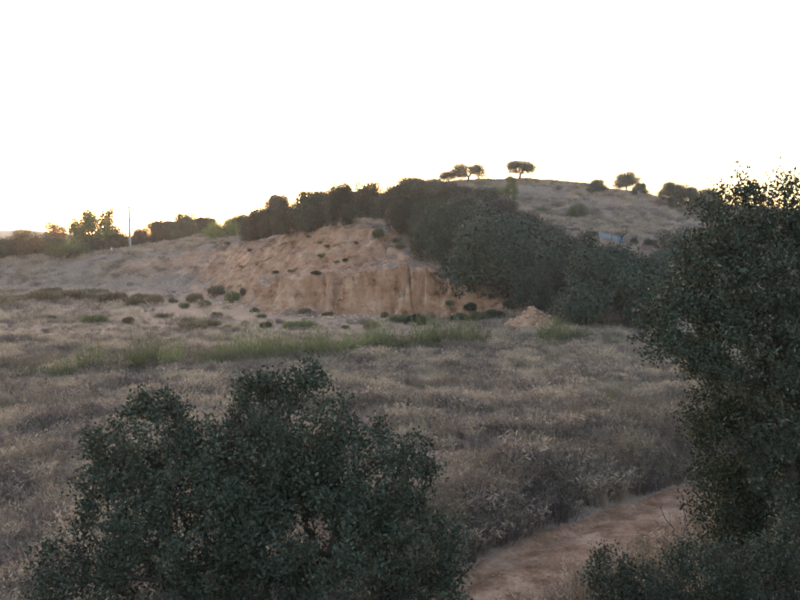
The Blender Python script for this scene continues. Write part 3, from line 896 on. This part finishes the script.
# green broom line across the field
for a, lab in ranked([(30, 381, 34, 14), (62, 381, 36, 24), (92, 376, 36, 26), (118, 374, 30, 22), (144, 374, 34, 28), (172, 371, 36, 26), (205, 368, 30, 18), (228, 366, 32, 22)], '%s straggling broom clump of the field line, counting toward the clay cliff'):
    shrub_at(*a, BROOM[tree_n[0] % 3], 'broom_shrub', lab, 'shrub', 'broom across the field')
for a, lab in ranked([(256, 364, 40, 34), (284, 362, 34, 26), (318, 360, 34, 24), (352, 356, 36, 26), (377, 355, 34, 28), (402, 353, 34, 24), (424, 352, 32, 30), (440, 350, 30, 32), (462, 348, 34, 24), (480, 347, 26, 18),
          (335, 360, 30, 18), (272, 366, 30, 20), (300, 363, 28, 20), (390, 356, 24, 18)], '%s full green broom clump before the clay cliff, counting toward the spoil mound'):
    shrub_at(*a, BROOM[tree_n[0] % 3], 'broom_shrub', lab, 'shrub', 'broom before the cliff')
for a, lab in ranked([(510, 346, 16, 14), (552, 346, 34, 24), (566, 344, 26, 20), (583, 345, 22, 14), (612, 410, 14, 18), (613, 346, 24, 12)], '%s green broom clump near the spoil mound, counting from the cliff toward the big oak'):
    shrub_at(*a, BROOM[tree_n[0] % 3], 'broom_shrub', lab if a[1] < 400 else 'single small green sprig clump alone in the dry grass', 'shrub', 'broom past the mound')
# low scrub on the sandy flat
for a, lab in ranked([(6, 306, 40, 8), (22, 303, 44, 9), (44, 302, 46, 10), (70, 300, 44, 8), (92, 301, 40, 8), (112, 303, 36, 9), (128, 305, 36, 8), (142, 302, 24, 7), (8, 296, 34, 6), (50, 294, 40, 6), (90, 295, 40, 6)], '%s brownish-olive scrub cushion of the belt below the bank, counting toward the cliff'):
    shrub_at(*a, SCRUB[tree_n[0] % 3], 'scrub_cushion', lab, 'shrub', 'scrub belt below the bank')
for a in [(155, 305, 19, 10), (172, 303, 14, 5), (195, 303, 20, 8), (185, 308, 14, 5), (232, 304, 20, 14), (243, 296, 8, 7), (217, 296, 26, 10), (205, 306, 16, 5),
          (52, 321, 14, 5), (92, 323, 34, 8), (130, 324, 16, 6), (202, 328, 50, 8), (188, 322, 20, 5), (228, 331, 12, 5), (216, 318, 16, 6), (246, 326, 10, 4), (266, 328, 14, 6), (163, 318, 22, 5), (300, 328, 40, 6), (345, 329, 10, 4), (372, 329, 18, 6), (262, 318, 12, 4)]:
    shrub_at(*a, (SCRUB + OLIVE)[tree_n[0] % 5], 'scrub_cushion', 'low olive scrub tuft on the bare sandy flat', 'shrub', 'tufts on the sandy flat')
for a, lab in ranked([(305, 314, 15, 5), (328, 316, 14, 4), (256, 313, 14, 5), (369, 326, 14, 7), (400, 322, 24, 8), (385, 318, 10, 5), (415, 325, 22, 8), (430, 322, 14, 9)], '%s dark low shrub along the clay cliff foot, counting toward the spoil mound'):
    shrub_at(*a, (DARK[:1] + OLIVE + SCRUB)[(tree_n[0] * 5) % 6], 'dark_shrub', lab, 'shrub', 'shrubs at the cliff foot')
# dark shrubs clinging to the scarps
for a in [(317, 275, 12, 7), (276, 273, 9, 5), (322, 258, 8, 8), (291, 272, 7, 4), (327, 247, 6, 5), (346, 262, 8, 5), (250, 252, 7, 5), 
          (320, 244, 5, 4), (356, 246, 5, 7), (337, 264, 7, 4), (309, 239, 5, 4), (227, 246, 6, 5), (241, 268, 5, 4), (436, 298, 6, 6)]:
    shrub_at(a[0], a[1], a[2] * 1.15, a[3] * 0.5, (DARK[0], SCRUB[1], OLIVE[0], SCRUB[0], SCRUB[2])[tree_n[0] % 5], 'dark_shrub', 'tiny dark shrub clinging to the eroded clay scarp', 'shrub', 'shrubs on the scarps')
for a, lab in ranked([(379, 240, 16, 9), (400, 249, 10, 11), (396, 244, 8, 6)], '%s dark shrub on the bluish slope, counting from the upper scarp to the wood'):
    shrub_at(a[0], a[1], a[2], a[3] * 0.75, (SCRUB[0], OLIVE[1], SCRUB[2])[tree_n[0] % 3], 'dark_shrub', lab, 'shrub', 'shrubs on the bluish slope')
for a, lab in ranked([(460, 323, 24, 9), (478, 323, 28, 10), (494, 321, 26, 9), (470, 314, 14, 6), (508, 312, 20, 7), (450, 312, 12, 5)], '%s bluish-dark shrub from the clay cliff end toward the spoil mound'):
    shrub_at(*a, (DARK[0], OLIVE[1], DARK[1])[tree_n[0] % 3], 'dark_shrub', lab, 'shrub', 'shrubs beside the mound')


# ------------------------------------------------------------------ pole, marker post, blue sheet, bare sapling
def lathe(profile, k=10):
    ang = np.arange(k) * 2 * np.pi / k
    V = np.array([[r * math.cos(a), r * math.sin(a), z] for r, z in profile for a in ang])
    F = [[i * k + j, i * k + (j + 1) % k, (i + 1) * k + (j + 1) % k, (i + 1) * k + j] for i in range(len(profile) - 1) for j in range(k)]
    return V, np.array(F)


def box(c, s):
    c = np.array(c, float); s = np.array(s, float) / 2
    V = np.array([[x, y, z] for x in (-1, 1) for y in (-1, 1) for z in (-1, 1)]) * s + c
    return V, np.array([[0, 1, 3, 2], [4, 6, 7, 5], [0, 4, 5, 1], [2, 3, 7, 6], [0, 2, 6, 4], [1, 5, 7, 3]])


pp = pix(130, 250, 136); pz = float(land(pp[0], pp[1]))
ph = pix(130, 206, 136)[2] - pz
e = bpy.data.objects.new('utility_pole', None); COL.objects.link(e); e.location = (pp[0], pp[1], pz)
tag(e, 'tall thin pale utility pole standing alone on the left bank', 'pole')
v, f = lathe([(0.25, -0.5), (0.245, 0.3), (0.22, ph - 0.1), (0.21, ph), (0.001, ph + 0.01)])
link('shaft', make_mesh('pole_shaft', v, f, 'concrete', smooth=True), e)
v, f = box((0, 0, ph - 0.25), (0.62, 0.1, 0.1)); link('crossarm', make_mesh('pole_crossarm', v, f, 'dark_iron'), e)
v0, f0 = lathe([(0.001, 0), (0.05, 0.0), (0.03, 0.05), (0.075, 0.09), (0.04, 0.16), (0.06, 0.2), (0.02, 0.27), (0.001, 0.28)], 8)
me_i = make_mesh('pole_insulator', v0, f0, 'concrete', smooth=True)
for s in (-0.26, 0.26):
    link('insulator', me_i, e, (s, 0, ph - 0.2))

for (px, py, d, hh, w, mat, nm, lab) in [(111.5, 249, 122, 0.9, 0.34, 'concrete', 'marker_post', 'short pale marker post at the bank top near the utility pole'),
                                         (114, 252, 118, 0.8, 0.3, 'weathered_wood', 'fence_post', 'short dark wooden post beside the pale marker post')]:
    p = pix(px, py, d); z = float(land(p[0], p[1]))
    e = bpy.data.objects.new(nm, None); COL.objects.link(e); e.location = (p[0], p[1], z); tag(e, lab, 'post')
    v, f = lathe([(w * 0.5, -0.3), (w * 0.5, 0.05), (w * 0.42, hh * 0.9), (w * 0.25, hh), (0.001, hh + 0.01)], 7)
    link('shaft', make_mesh(nm + '_shaft', v, f, mat, smooth=True), e)
    v, f = lathe([(w * 0.7, -0.2), (w * 0.68, 0.08), (w * 0.5, 0.12), (0.001, 0.121)], 7)
    link('footing', make_mesh(nm + '_footing', v, f, mat), e)

p0 = pix(598, 240, 106); p1 = pix(624.5, 243, 104)
z0 = float(land(p0[0], p0[1])); z1 = float(land(p1[0], p1[1]))
e = bpy.data.objects.new('sheet_fence', None); COL.objects.link(e); e.location = ((p0[0] + p1[0]) / 2, (p0[1] + p1[1]) / 2, (z0 + z1) / 2)
tag(e, 'low pale blue corrugated sheet standing on the dry hillside', 'sheet fence')
org = np.array(e.location)
A0 = np.array([p0[0], p0[1], z0]); A1 = np.array([p1[0], p1[1], z1])
T = np.linspace(0, 1, 5)
for i in range(4):
    a = A0 + (A1 - A0) * T[i]; b = A0 + (A1 - A0) * (T[i + 1] - 0.01)
    n = 40; t = np.linspace(0, 1, n)[:, None]
    base = a + (b - a) * t
    nrm = unit(np.cross(b - a, [0, 0, 1.0]))
    base = base + nrm * (0.025 * np.sin(t * np.pi * 2 * 9) + 0.01 * (i % 2))
    top = base + np.array([0, 0, 0.85]) + nrm * -0.12
    V = np.concatenate([base - [0, 0, .1], top, base - [0, 0, .1] + nrm * 0.012, top + nrm * 0.012]) - org
    k = np.arange(n - 1)
    F = np.concatenate([np.stack([k, k + 1, k + 1 + n, k + n], 1), np.stack([k + 2 * n + 1, k + 2 * n, k + 3 * n, k + 3 * n + 1], 1), np.stack([k + n, k + n + 1, k + 1 + 3 * n, k + 3 * n], 1)])
    link('panel', make_mesh('sheet_panel', V, F, 'blue_sheet_deep' if i == 3 else 'blue_sheet', smooth=True), e)
for t in (0.0, 0.5, 1.0):
    a = A0 + (A1 - A0) * t - org
    v, f = box((a[0], a[1] - 0.12, a[2] + 0.42), (0.12, 0.09, 1.1)); link('post', make_mesh('sheet_post', v, f, 'weathered_wood'), e)

r_ = np.random.default_rng(77)
sp = hit(617, 252); L = lambda a, b, c: np.array([a, b, c])
pts = in_lobes([(L(0.9, 0, 2.6), L(0.7, 0.6, 0.8))], 26, r_)
A, par, tips = skeleton([(0, 0, -0.2), (0.25, 0, 0.7), (0.55, 0.05, 1.6)], pts, r_, 0.3, 0.03)
v, f = tubes(A, par, limb_radii(par, 0.02, 0.1), 0.02)
e = bpy.data.objects.new('bare_sapling', None); COL.objects.link(e); e.location = sp; tag(e, 'dark leaning bare sapling in front of the pale blue sheet', 'sapling')
link('trunk', make_mesh('sapling_trunk', v, f, 'bark', smooth=True), e)
for q_, lab in ((494, 'thin bare sapling on the ridge between the two ridge oaks'), (488, 'second spindly sapling on the ridge beside the flat-topped oak')):
    p = pix(q_, 180, 152); z = float(land(p[0], p[1]))
    pts = in_lobes([(L(0.2, 0, 2.8), L(0.7, 0.6, 0.9))], 20, r_)
    A, par, tips = skeleton([(0, 0, -0.2), (0.05, 0, 0.9), (0.1, 0.05, 1.8)], pts, r_, 0.3, 0.03)
    v, f = tubes(A, par, limb_radii(par, 0.025, 0.09), 0.02)
    e = bpy.data.objects.new('bare_sapling', None); COL.objects.link(e); e.location = (p[0], p[1], z); tag(e, lab, 'sapling')
    link('trunk', make_mesh('sapling_trunk', v, f, 'grey_twig', smooth=True), e)


# ------------------------------------------------------------------ near trees
def px_lobe(px, py, rxp, ryp, d, dep, w=1.0):
    c = pix(px, py, d)
    return (c, np.array([rxp / FPX * d, dep, ryp / FPX * d]), w)


def near_tree(name, base, lobes, trunk_px, label, cat, n_tips, per_tip, **kw):
    o = np.array([base[0], base[1], float(land(base[0], base[1])) - 0.1])
    lo = [(l[0] - o, l[1], l[2]) for l in lobes]
    lo = [(np.array([c[0], c[1], max(c[2], 0.3)]), r, w) for c, r, w in lo]
    tr = [(0, 0, 0)] + [tuple(pix(*t) - o) for t in trunk_px]
    mt, mc = tree_meshes(name, tr, lo, n_tips, per_tip, seed=kw.pop('seed', 1), **kw)
    return plant_tree(name, mt, mc, o, label, cat)


D = 9.0
left_lobes = [px_lobe(150, 445, 62, 55, D, 0.7), px_lobe(292, 425, 62, 62, D, 0.8, 1.2), px_lobe(235, 470, 70, 60, D, 0.9),
              px_lobe(365, 475, 70, 55, D, 0.8, 1.2), px_lobe(125, 505, 55, 50, D, 0.7), px_lobe(200, 520, 90, 60, D - 0.6, 0.9, 1.3),
              px_lobe(320, 530, 100, 65, D - 0.6, 1.0, 1.3), px_lobe(420, 545, 52, 50, D, 0.7), px_lobe(75, 575, 55, 35, D, 0.6),
              px_lobe(150, 590, 80, 50, D - 0.7, 0.9), px_lobe(270, 610, 110, 60, D - 0.8, 0.9), px_lobe(420, 600, 60, 45, D - 0.3, 0.7),
              px_lobe(148, 405, 26, 18, D, 0.3, 1.4), px_lobe(300, 378, 34, 20, D, 0.35, 1.4), px_lobe(252, 388, 20, 16, D, 0.25, 1.2), px_lobe(408, 445, 26, 18, D, 0.3, 1.2),
              px_lobe(100, 440, 20, 18, D, 0.3, 1.2), px_lobe(432, 480, 16, 14, D, 0.2, 1.0), px_lobe(458, 560, 20, 20, D, 0.25, 1.0),
              px_lobe(205, 455, 40, 32, D, 0.4, 1.2), px_lobe(130, 470, 36, 30, D + 0.2, 0.4, 1.2), px_lobe(300, 480, 40, 36, D + 0.2, 0.4, 1.2), px_lobe(250, 660, 190, 60, D, 1.0, 0.7)]
lb = pix(255, 560, D)
near_tree('holm_oak', (lb[0], D + 0.1), left_lobes, [(262, 760, D), (255, 680, D), (250, 600, D - 0.1)],
          'bushy dark holm oak with several rounded lobes close beside the dirt track bend', 'oak', 2000, 44,
          leaf_len=0.056, leaf_wid=0.026, mats=('bark', 'oak_leaf'), trunk_r=0.14, seed=31, spread=0.058, back=0.2, rtip=0.0045, seg=0.16, wig=0.022)

D2 = 12.0
right_lobes = [px_lobe(770, 280, 100, 75, D2, 1.3, 1.4), px_lobe(722, 280, 50, 50, D2, 1.0, 1.1), px_lobe(690, 325, 55, 38, D2 - 0.5, 0.8, 1.2),
               px_lobe(655, 340, 28, 22, D2 - 0.6, 0.45, 1.0), px_lobe(660, 305, 26, 20, D2 - 0.4, 0.4, 1.0), px_lobe(732, 228, 34, 28, D2, 0.7, 0.9), px_lobe(775, 215, 50, 30, D2, 0.8, 1.2),
               px_lobe(850, 260, 70, 80, D2, 1.2), px_lobe(760, 355, 80, 45, D2 - 0.5, 1.1, 1.3), px_lobe(706, 366, 24, 20, D2 - 0.6, 0.4, 0.9),
               px_lobe(850, 380, 90, 80, D2, 1.2), px_lobe(735, 192, 22, 10, D2, 0.3, 1.0), px_lobe(770, 188, 18, 14, D2, 0.3, 1.1), px_lobe(700, 210, 18, 12, D2, 0.3, 1.0),
               px_lobe(796, 190, 16, 18, D2, 0.3, 1.0), px_lobe(775, 165, 6, 6, D2, 0.1, 0.8), px_lobe(737, 176, 6, 5, D2, 0.1, 0.6), px_lobe(790, 420, 80, 40, D2 - 0.3, 0.9, 0.9), px_lobe(800, 480, 60, 50, D2 - 0.5, 0.6, 0.8)]
rb = pix(790, 560, D2)
near_tree('holm_oak', (rb[0], D2 + 0.1), right_lobes, [(795, 560, D2), (790, 470, D2 + 0.1), (785, 380, D2)],
          'tall dark holm oak whose upper twigs stand against the sky by the track', 'oak', 1600, 44,
          leaf_len=0.066, leaf_wid=0.03, mats=('bark', 'oak_leaf'), trunk_r=0.12, seed=32, spread=0.075, back=0.26, rtip=0.0045, seg=0.2, wig=0.03)
# thin-leaved yellowish shrub below it
thin_lobes = [px_lobe(745, 440, 50, 50, 12.6, 0.7), px_lobe(725, 495, 40, 45, 12.6, 0.6), px_lobe(780, 500, 60, 70, 12.4, 0.8, 1.2), px_lobe(760, 560, 70, 45, 12.2, 0.8), px_lobe(835, 470, 50, 80, 12.5, 0.8),
              px_lobe(712, 412, 32, 30, 12.4, 0.4), px_lobe(745, 395, 40, 30, 12.3, 0.5)]
tb = pix(765, 600, 12.7)
near_tree('thin_leaved_shrub', (tb[0], 12.8), thin_lobes, [(765, 600, 12.7), (768, 560, 12.7)], 'tall thin-leaved shrub with some yellow leaves under the big near oak', 'shrub',
          1300, 32, leaf_len=0.055, leaf_wid=0.03, mats=('grey_twig', 'thin_leaf'), trunk_r=0.07, seed=33, spread=0.10, back=0.35, rtip=0.0045, seg=0.22, wig=0.02, pathw=0.1)
# bare twiggy shrub by the track
bt = pix(712, 560, 14.0)
bare_lobes = [px_lobe(690, 500, 28, 50, 14, 0.6), px_lobe(670, 520, 22, 34, 14, 0.4), px_lobe(715, 480, 30, 50, 14, 0.5), px_lobe(742, 440, 24, 60, 14, 0.4)]
near_tree('bare_shrub', (bt[0], 14.1), bare_lobes, [(712, 575, 14), (711, 560, 14)], 'leafless grey twiggy shrub at the track edge beneath the thin-leaved shrub', 'shrub',
          170, 0, leaf_len=0.05, leaf_wid=0.02, mats=('grey_twig', None), trunk_r=0.035, seed=34, rtip=0.004, seg=0.2, wig=0.025, pathw=0.05)
# low dark shrubs at the near edge
D3 = 9.6
low_lobes = [px_lobe(612, 580, 28, 26, D3, 0.4), px_lobe(600, 556, 10, 10, D3, 0.2, 1.2), px_lobe(650, 590, 36, 28, D3, 0.5), px_lobe(640, 620, 60, 40, D3, 0.6)]
near_tree('holm_oak_shrub', (pix(635, 600, D3)[0], D3), low_lobes, [(635, 680, D3)], 'low dark oak shrub with one upright shoot at the near track edge', 'shrub',
          330, 32, leaf_len=0.046, leaf_wid=0.022, mats=('bark', 'oak_leaf'), trunk_r=0.06, seed=35, spread=0.06, back=0.2, rtip=0.003, seg=0.15, wig=0.02)
low2 = [px_lobe(705, 572, 40, 34, D3 + .3, 0.5), px_lobe(760, 580, 50, 45, D3 + .2, 0.6), px_lobe(810, 560, 50, 60, D3 + .2, 0.6), px_lobe(740, 620, 80, 40, D3, 0.6), px_lobe(680, 560, 16, 14, D3 + .3, 0.3)]
near_tree('holm_oak_shrub', (pix(760, 600, D3)[0], D3 + 0.3), low2, [(760, 680, D3 + .2)], 'wider dark oak shrub filling the corner below the thin-leaved shrub', 'shrub',
          620, 32, leaf_len=0.046, leaf_wid=0.022, mats=('bark', 'oak_leaf'), trunk_r=0.07, seed=36, spread=0.06, back=0.2, rtip=0.003, seg=0.15, wig=0.02)


# ------------------------------------------------------------------ dry grass and weeds (uncountable)
def tuft(nm, seed, n, hmin, hmax, rad, lean, wd, mat, seed_heads=False):
    r = np.random.default_rng(seed)
    th = r.random(n) * 6.283; rr = np.sqrt(r.random(n)) * rad
    p = np.stack([rr * np.cos(th), rr * np.sin(th), np.zeros(n) - 0.03], 1)
    h = r.uniform(hmin, hmax, n)
    od = th + r.normal(size=n) * 0.8
    ln_ = lean * r.random(n) * h
    dx = np.stack([np.cos(od), np.sin(od), 0 * od], 1)
    m = p + dx * (ln_ * 0.35)[:, None] + np.array([0, 0, 1]) * (h * 0.6)[:, None]
    t = p + dx * ln_[:, None] + np.array([0, 0, 1]) * h[:, None]
    sa = r.random(n) * 6.283
    s = np.stack([np.cos(sa), np.sin(sa), 0 * sa], 1) * wd
    V = np.stack([p - s * .5, p + s * .5, m + s * .4, m - s * .4, t], 1).reshape(-1, 3)
    b = (np.arange(n) * 5)[:, None]
    F4 = b + np.array([0, 1, 2, 3]); F3 = b + np.array([3, 2, 4])
    rn = r.random(n)
    if seed_heads:
        k = np.repeat(np.arange(n), 4)
        u = r.uniform(0.5, 1.0, len(k))[:, None]
        pos = m[k] + (t[k] - m[k]) * u
        v2, f2, q2 = leaves(pos, rdir(len(k), r) + np.array([0, 0, 0.4]), rdir(len(k), r), 0.09 * r.uniform(.6, 1.4, len(k)), 0.02, rn[k], 0.1, False)
        return make_mesh(nm, np.concatenate([V, v2]), [F4, F3, f2 + len(V)], mat, np.concatenate([rn, rn, q2]))
    return make_mesh(nm, V, [F4, F3], mat, np.concatenate([rn, rn]))


def scatter(name, meshes, P, scl, label, cat, r):
    """one object: tufts instanced on points"""
    n = len(P)
    me = bpy.data.meshes.new(name); me.vertices.add(n); me.vertices.foreach_set('co', P.astype(np.float32).ravel())
    a = me.attributes.new('scl', 'FLOAT_VECTOR', 'POINT'); a.data.foreach_set('vector', scl.astype(np.float32).ravel())
    rot = np.stack([r.normal(size=n) * 0.12, r.normal(size=n) * 0.12, r.random(n) * 6.283], 1)
    a = me.attributes.new('rot', 'FLOAT_VECTOR', 'POINT'); a.data.foreach_set('vector', rot.astype(np.float32).ravel())
    o = link(name, me)
    ng = bpy.data.node_groups.new(name + '_nodes', 'GeometryNodeTree')
    ng.interface.new_socket('Geometry', in_out='INPUT', socket_type='NodeSocketGeometry')
    ng.interface.new_socket('Geometry', in_out='OUTPUT', socket_type='NodeSocketGeometry')
    gi = ng.nodes.new('NodeGroupInput'); go = ng.nodes.new('NodeGroupOutput')
    iop = ng.nodes.new('GeometryNodeInstanceOnPoints')
    jn = ng.nodes.new('GeometryNodeJoinGeometry')
    for m in meshes[::-1]:
        src = bpy.data.objects.new(m.name + '_source', m)
        oi = ng.nodes.new('GeometryNodeObjectInfo'); oi.inputs['Object'].default_value = src; oi.inputs['As Instance'].default_value = True
        ng.links.new(oi.outputs['Geometry'], jn.inputs[0])
    for nm, dt, sock in (('scl', 'FLOAT_VECTOR', 'Scale'), ('rot', 'FLOAT_VECTOR', 'Rotation')):
        na = ng.nodes.new('GeometryNodeInputNamedAttribute'); na.data_type = dt; na.inputs['Name'].default_value = nm
        ng.links.new(na.outputs['Attribute'], iop.inputs[sock])
    rv = ng.nodes.new('FunctionNodeRandomValue'); rv.data_type = 'INT'
    for s_in in rv.inputs:
        if s_in.type == 'INT' and s_in.name == 'Max':
            s_in.default_value = len(meshes) - 1
        if s_in.type == 'INT' and s_in.name == 'Min':
            s_in.default_value = 0
    rvo = [s for s in rv.outputs if s.type == 'INT'][0]
    ng.links.new(rvo, iop.inputs['Instance Index'])
    iop.inputs['Pick Instance'].default_value = True
    ng.links.new(gi.outputs[0], iop.inputs['Points']); ng.links.new(jn.outputs[0], iop.inputs['Instance'])
    ng.links.new(iop.outputs[0], go.inputs[0])
    md = o.modifiers.new('scatter', 'NODES'); md.node_group = ng
    return tag(o, label, cat, kind='stuff')


def frustum_pts(n, d0, d1, power, r, margin=1.35):
    """random plan points in a wedge in front of the viewer, thinner with distance"""
    u = r.random(n)
    d = (d0 ** power + u * (d1 ** power - d0 ** power)) ** (1 / power)
    x = (r.random(n) * 2 - 1) * (0.51 * margin * d + 2)
    return x, d


gr = np.random.default_rng(99)
TUFTS = [tuft('grass_tuft%d' % i, 300 + i, 60, 0.22, 0.55, 0.22, 0.75, 0.011, 'dry_grass', i == 0) for i in range(4)]
x, y = frustum_pts(62000, 11, 62, 1.5, gr)
z, sd, sdn, q, td = land(x, y, True)
dens = 0.5 + 0.9 * fbm(x * 0.28, y * 0.42, 3)
sandy = np.interp(q, [-200, 60, 200, 300, 470, 540], [0.1, 0.5, 0.8, 0.95, 0.85, 0.1]) * np.exp(-((sd + 3.5) / 6) ** 2)
ln = (y - 22.5) - 0.06 * x
flat = sstep((y - 44) / 9) * sstep((10 - x) / 12)
path = np.exp(-((ln - 2.0) / 0.7) ** 2) * np.clip(1 - np.abs(x - 0.5) / 6, 0, 1)
keep = (td > 1.35) & (sdn < -0.5) & (np.hypot((x - MOUND[0]) / 2.3, (y - MOUND[1]) / 1.9) > 1.0) & (gr.random(len(x)) < np.clip(dens + 0.25, 0.18, 1) * (1 - 0.85 * sandy) * (1 - 0.68 * flat) * (1 - 0.85 * path))
x, y, z = x[keep], y[keep], z[keep]
hs = (0.72 + 0.9 * np.clip(fbm(x * 0.3 + 5, y * 0.45, 3) + 0.25, 0, 1)) * gr.uniform(0.65, 1.2, len(x)) * (1 - 0.45 * sstep((y - 44) / 9) * sstep((10 - x) / 12))
scatter('dry_grass', TUFTS, np.stack([x, y, z], 1), np.stack([hs * 1.15, hs * 1.15, hs], 1), 'pale dry grass tufts covering the field', 'grass', gr)

x, y = frustum_pts(52000, 58, 172, 1.6, gr)
z, sd, sdn, q, td = land(x, y, True)
sl = np.hypot(land(x + 0.6, y) - z, land(x, y + 0.6) - z) / 0.6
bare = np.interp(q, [20, 110, 220, 400, 470, 520], [0.2, 0.75, 1, 1, 0.8, 0.2]) * ((sdn > -1) & (sdn < np.interp(q, [200, 380, 420], [13, 13, 3])))
sandy = np.interp(q, [-200, 60, 200, 300, 470, 540], [0.15, 0.6, 0.95, 1.0, 0.9, 0.1]) * np.exp(-((sd + 3.5) / 7) ** 2)
keep = gr.random(len(x)) < np.clip(0.55 + 0.8 * fbm(x * 0.12, y * 0.12, 3), 0.1, 1) * (1 - 0.97 * bare) * (1 - 0.9 * sandy) * np.where(sdn < 0, 1 - 0.6 * sstep((10 - x) / 12), 1.0) * (sl < 0.9) * (np.hypot((x - MOUND[0]) / 2.3, (y - MOUND[1]) / 1.9) > 1.0)
x, y, z = x[keep], y[keep], z[keep]
hs = gr.uniform(0.7, 1.4, len(x))
scatter('hill_grass', TUFTS, np.stack([x, y, z], 1), np.stack([hs * 2.0, hs * 2.0, hs], 1), 'short dry grass on the bank and the hillside', 'grass', gr)

WEEDS = [tuft('weed%d' % i, 320 + i, 34, 0.45, 1.05, 0.24, 0.45, 0.013, 'weed', True) for i in range(3)]
x, y = frustum_pts(26000, 12, 45, 1.3, gr)
z, sd, sdn, q, td = land(x, y, True)
far_side = np.zeros(len(x), bool)
tyc = np.interp(x, TRACK[:, 0], TRACK[:, 1]); far_side = y > tyc
edge = np.exp(-((td - 2.3) / 0.9) ** 2) * far_side + 0.25 * np.exp(-((td - 2.2) / 0.6) ** 2) * (~far_side)
rightside = 0.5 * sstep((x - 2) / 4) * np.exp(-((td - 3.5) / 2.6) ** 2) * far_side
pk = 0.10 * sstep(fbm(x * 0.35, y * 0.35, 3) * 1.6)
bl = gpix(20, 372)[:2]; br = gpix(480, 347)[:2]
bd = poly_dist(np.array([gpix(-150, 390)[:2], bl, gpix(250, 364)[:2], br, gpix(620, 345)[:2]]), x, y)
broomline = 0.5 * np.exp(-(bd / 1.8) ** 2)
keep = (td > 1.4) & (gr.random(len(x)) < np.clip(edge + rightside + pk + broomline, 0, 1))
x, y, z = x[keep], y[keep], z[keep]
hs = gr.uniform(0.55, 1.05, len(x)) * (0.8 + 0.5 * np.clip(fbm(x * 0.5, y * 0.5, 2), 0, 1))
scatter('dry_weeds', WEEDS, np.stack([x, y, z], 1), np.stack([hs * 1.2, hs * 1.2, hs], 1), 'brown dead weeds along the track bank', 'weeds', gr)

GREEN = [tuft('green_tuft%d' % i, 340 + i, 50, 0.3, 0.9, 0.28, 0.5, 0.013, 'green_grass') for i in range(2)]
x, y = frustum_pts(16000, 12, 50, 1.4, gr)
z, sd, sdn, q, td = land(x, y, True)
bd = poly_dist(np.array([gpix(-150, 390)[:2], bl, gpix(250, 364)[:2], br, gpix(620, 345)[:2]]), x, y)
keep = (td > 1.45) & (gr.random(len(x)) < np.clip(0.22 * np.exp(-(bd / 1.5) ** 2) + 0.10 * np.exp(-((td - 2.6) / 0.9) ** 2) * (y > np.interp(x, TRACK[:, 0], TRACK[:, 1])) + 0.012, 0, 1))
x, y, z = x[keep], y[keep], z[keep]
hs = gr.uniform(0.5, 1.05, len(x))
scatter('green_grass', GREEN, np.stack([x, y, z], 1), np.stack([hs, hs, hs * 0.9], 1), 'rank green grass along the broom line', 'grass', gr)

# clods and pebbles on the track
r = np.random.default_rng(5)
ico = np.array([[0, 0, 1], [.9, 0, .3], [.3, .85, .3], [-.75, .5, .3], [-.75, -.5, .3], [.3, -.85, .3], [0, 0, -.4]])
icf = np.array([[0, 1, 2], [0, 2, 3], [0, 3, 4], [0, 4, 5], [0, 5, 1], [6, 2, 1], [6, 3, 2], [6, 4, 3], [6, 5, 4], [6, 1, 5]])
CL = [make_mesh('clod%d' % i, ico * r.uniform(.6, 1.2, (7, 3)), icf, 'clod', np.zeros(10)) for i in range(3)]
t = r.random(5200) * s_[-1] * 0.75; off = r.normal(size=5200) * 0.95
cxx = np.interp(t, ts, cx) - np.interp(t, ts, ty) * off; cyy = np.interp(t, ts, cy) + np.interp(t, ts, tx) * off
P = np.stack([cxx, cyy, land(cxx, cyy) + 0.035], 1)
s1_ = (0.009 + 0.03 * r.random(5200) ** 4)
scatter('pebbles', CL, P, np.stack([s1_] * 2 + [s1_ * .7], 1), 'small clods and pebbles on the dirt track', 'pebbles', r)

# fallen clods at the foot of the cliff and on the spoil mound
x = r.uniform(TOE[5][0], TOE[13][0], 9000); y = np.interp(x, TOE[:, 0], TOE[:, 1]) + r.normal(size=9000) * 1.6 - 0.4
mk = r.random(9000) < 0.12
x[mk] = MOUND[0] + r.normal(size=mk.sum()) * 1.5; y[mk] = MOUND[1] + r.normal(size=mk.sum()) * 1.2 - 0.6
z, sd, sdn, q, td = land(x, y, True)
kp = (mk | ((sdn > -3.2) & (sdn < 1.2))) & (r.random(9000) < 0.45)
x, y, z = x[kp], y[kp], z[kp]
sz = 0.035 + 0.22 * r.random(len(x)) ** 5
scatter('rubble', CL, np.stack([x, y, z], 1), np.stack([sz, sz, sz * 0.75], 1), 'fallen clay clods along the cliff foot', 'rubble', r)

# ------------------------------------------------------------------ haze
HZ_D = 0.00036
v, f = box((0, 870, 14.0), (3260, 2060, 34))
me = make_mesh('haze', v, f, None)
hm = bpy.data.materials.new('haze'); hm.use_nodes = True
nt = hm.node_tree; nt.nodes.clear()
out = nt.nodes.new('ShaderNodeOutputMaterial'); pv = nt.nodes.new('ShaderNodeVolumePrincipled')
pv.inputs['Color'].default_value = (0.92, 0.93, 0.96, 1); pv.inputs['Density'].default_value = HZ_D; pv.inputs['Anisotropy'].default_value = 0.45
nt.links.new(pv.outputs[0], out.inputs['Volume'])
me.materials.append(hm)
tag(link('haze', me), 'pale evening haze filling the valley air', 'haze', kind='stuff')
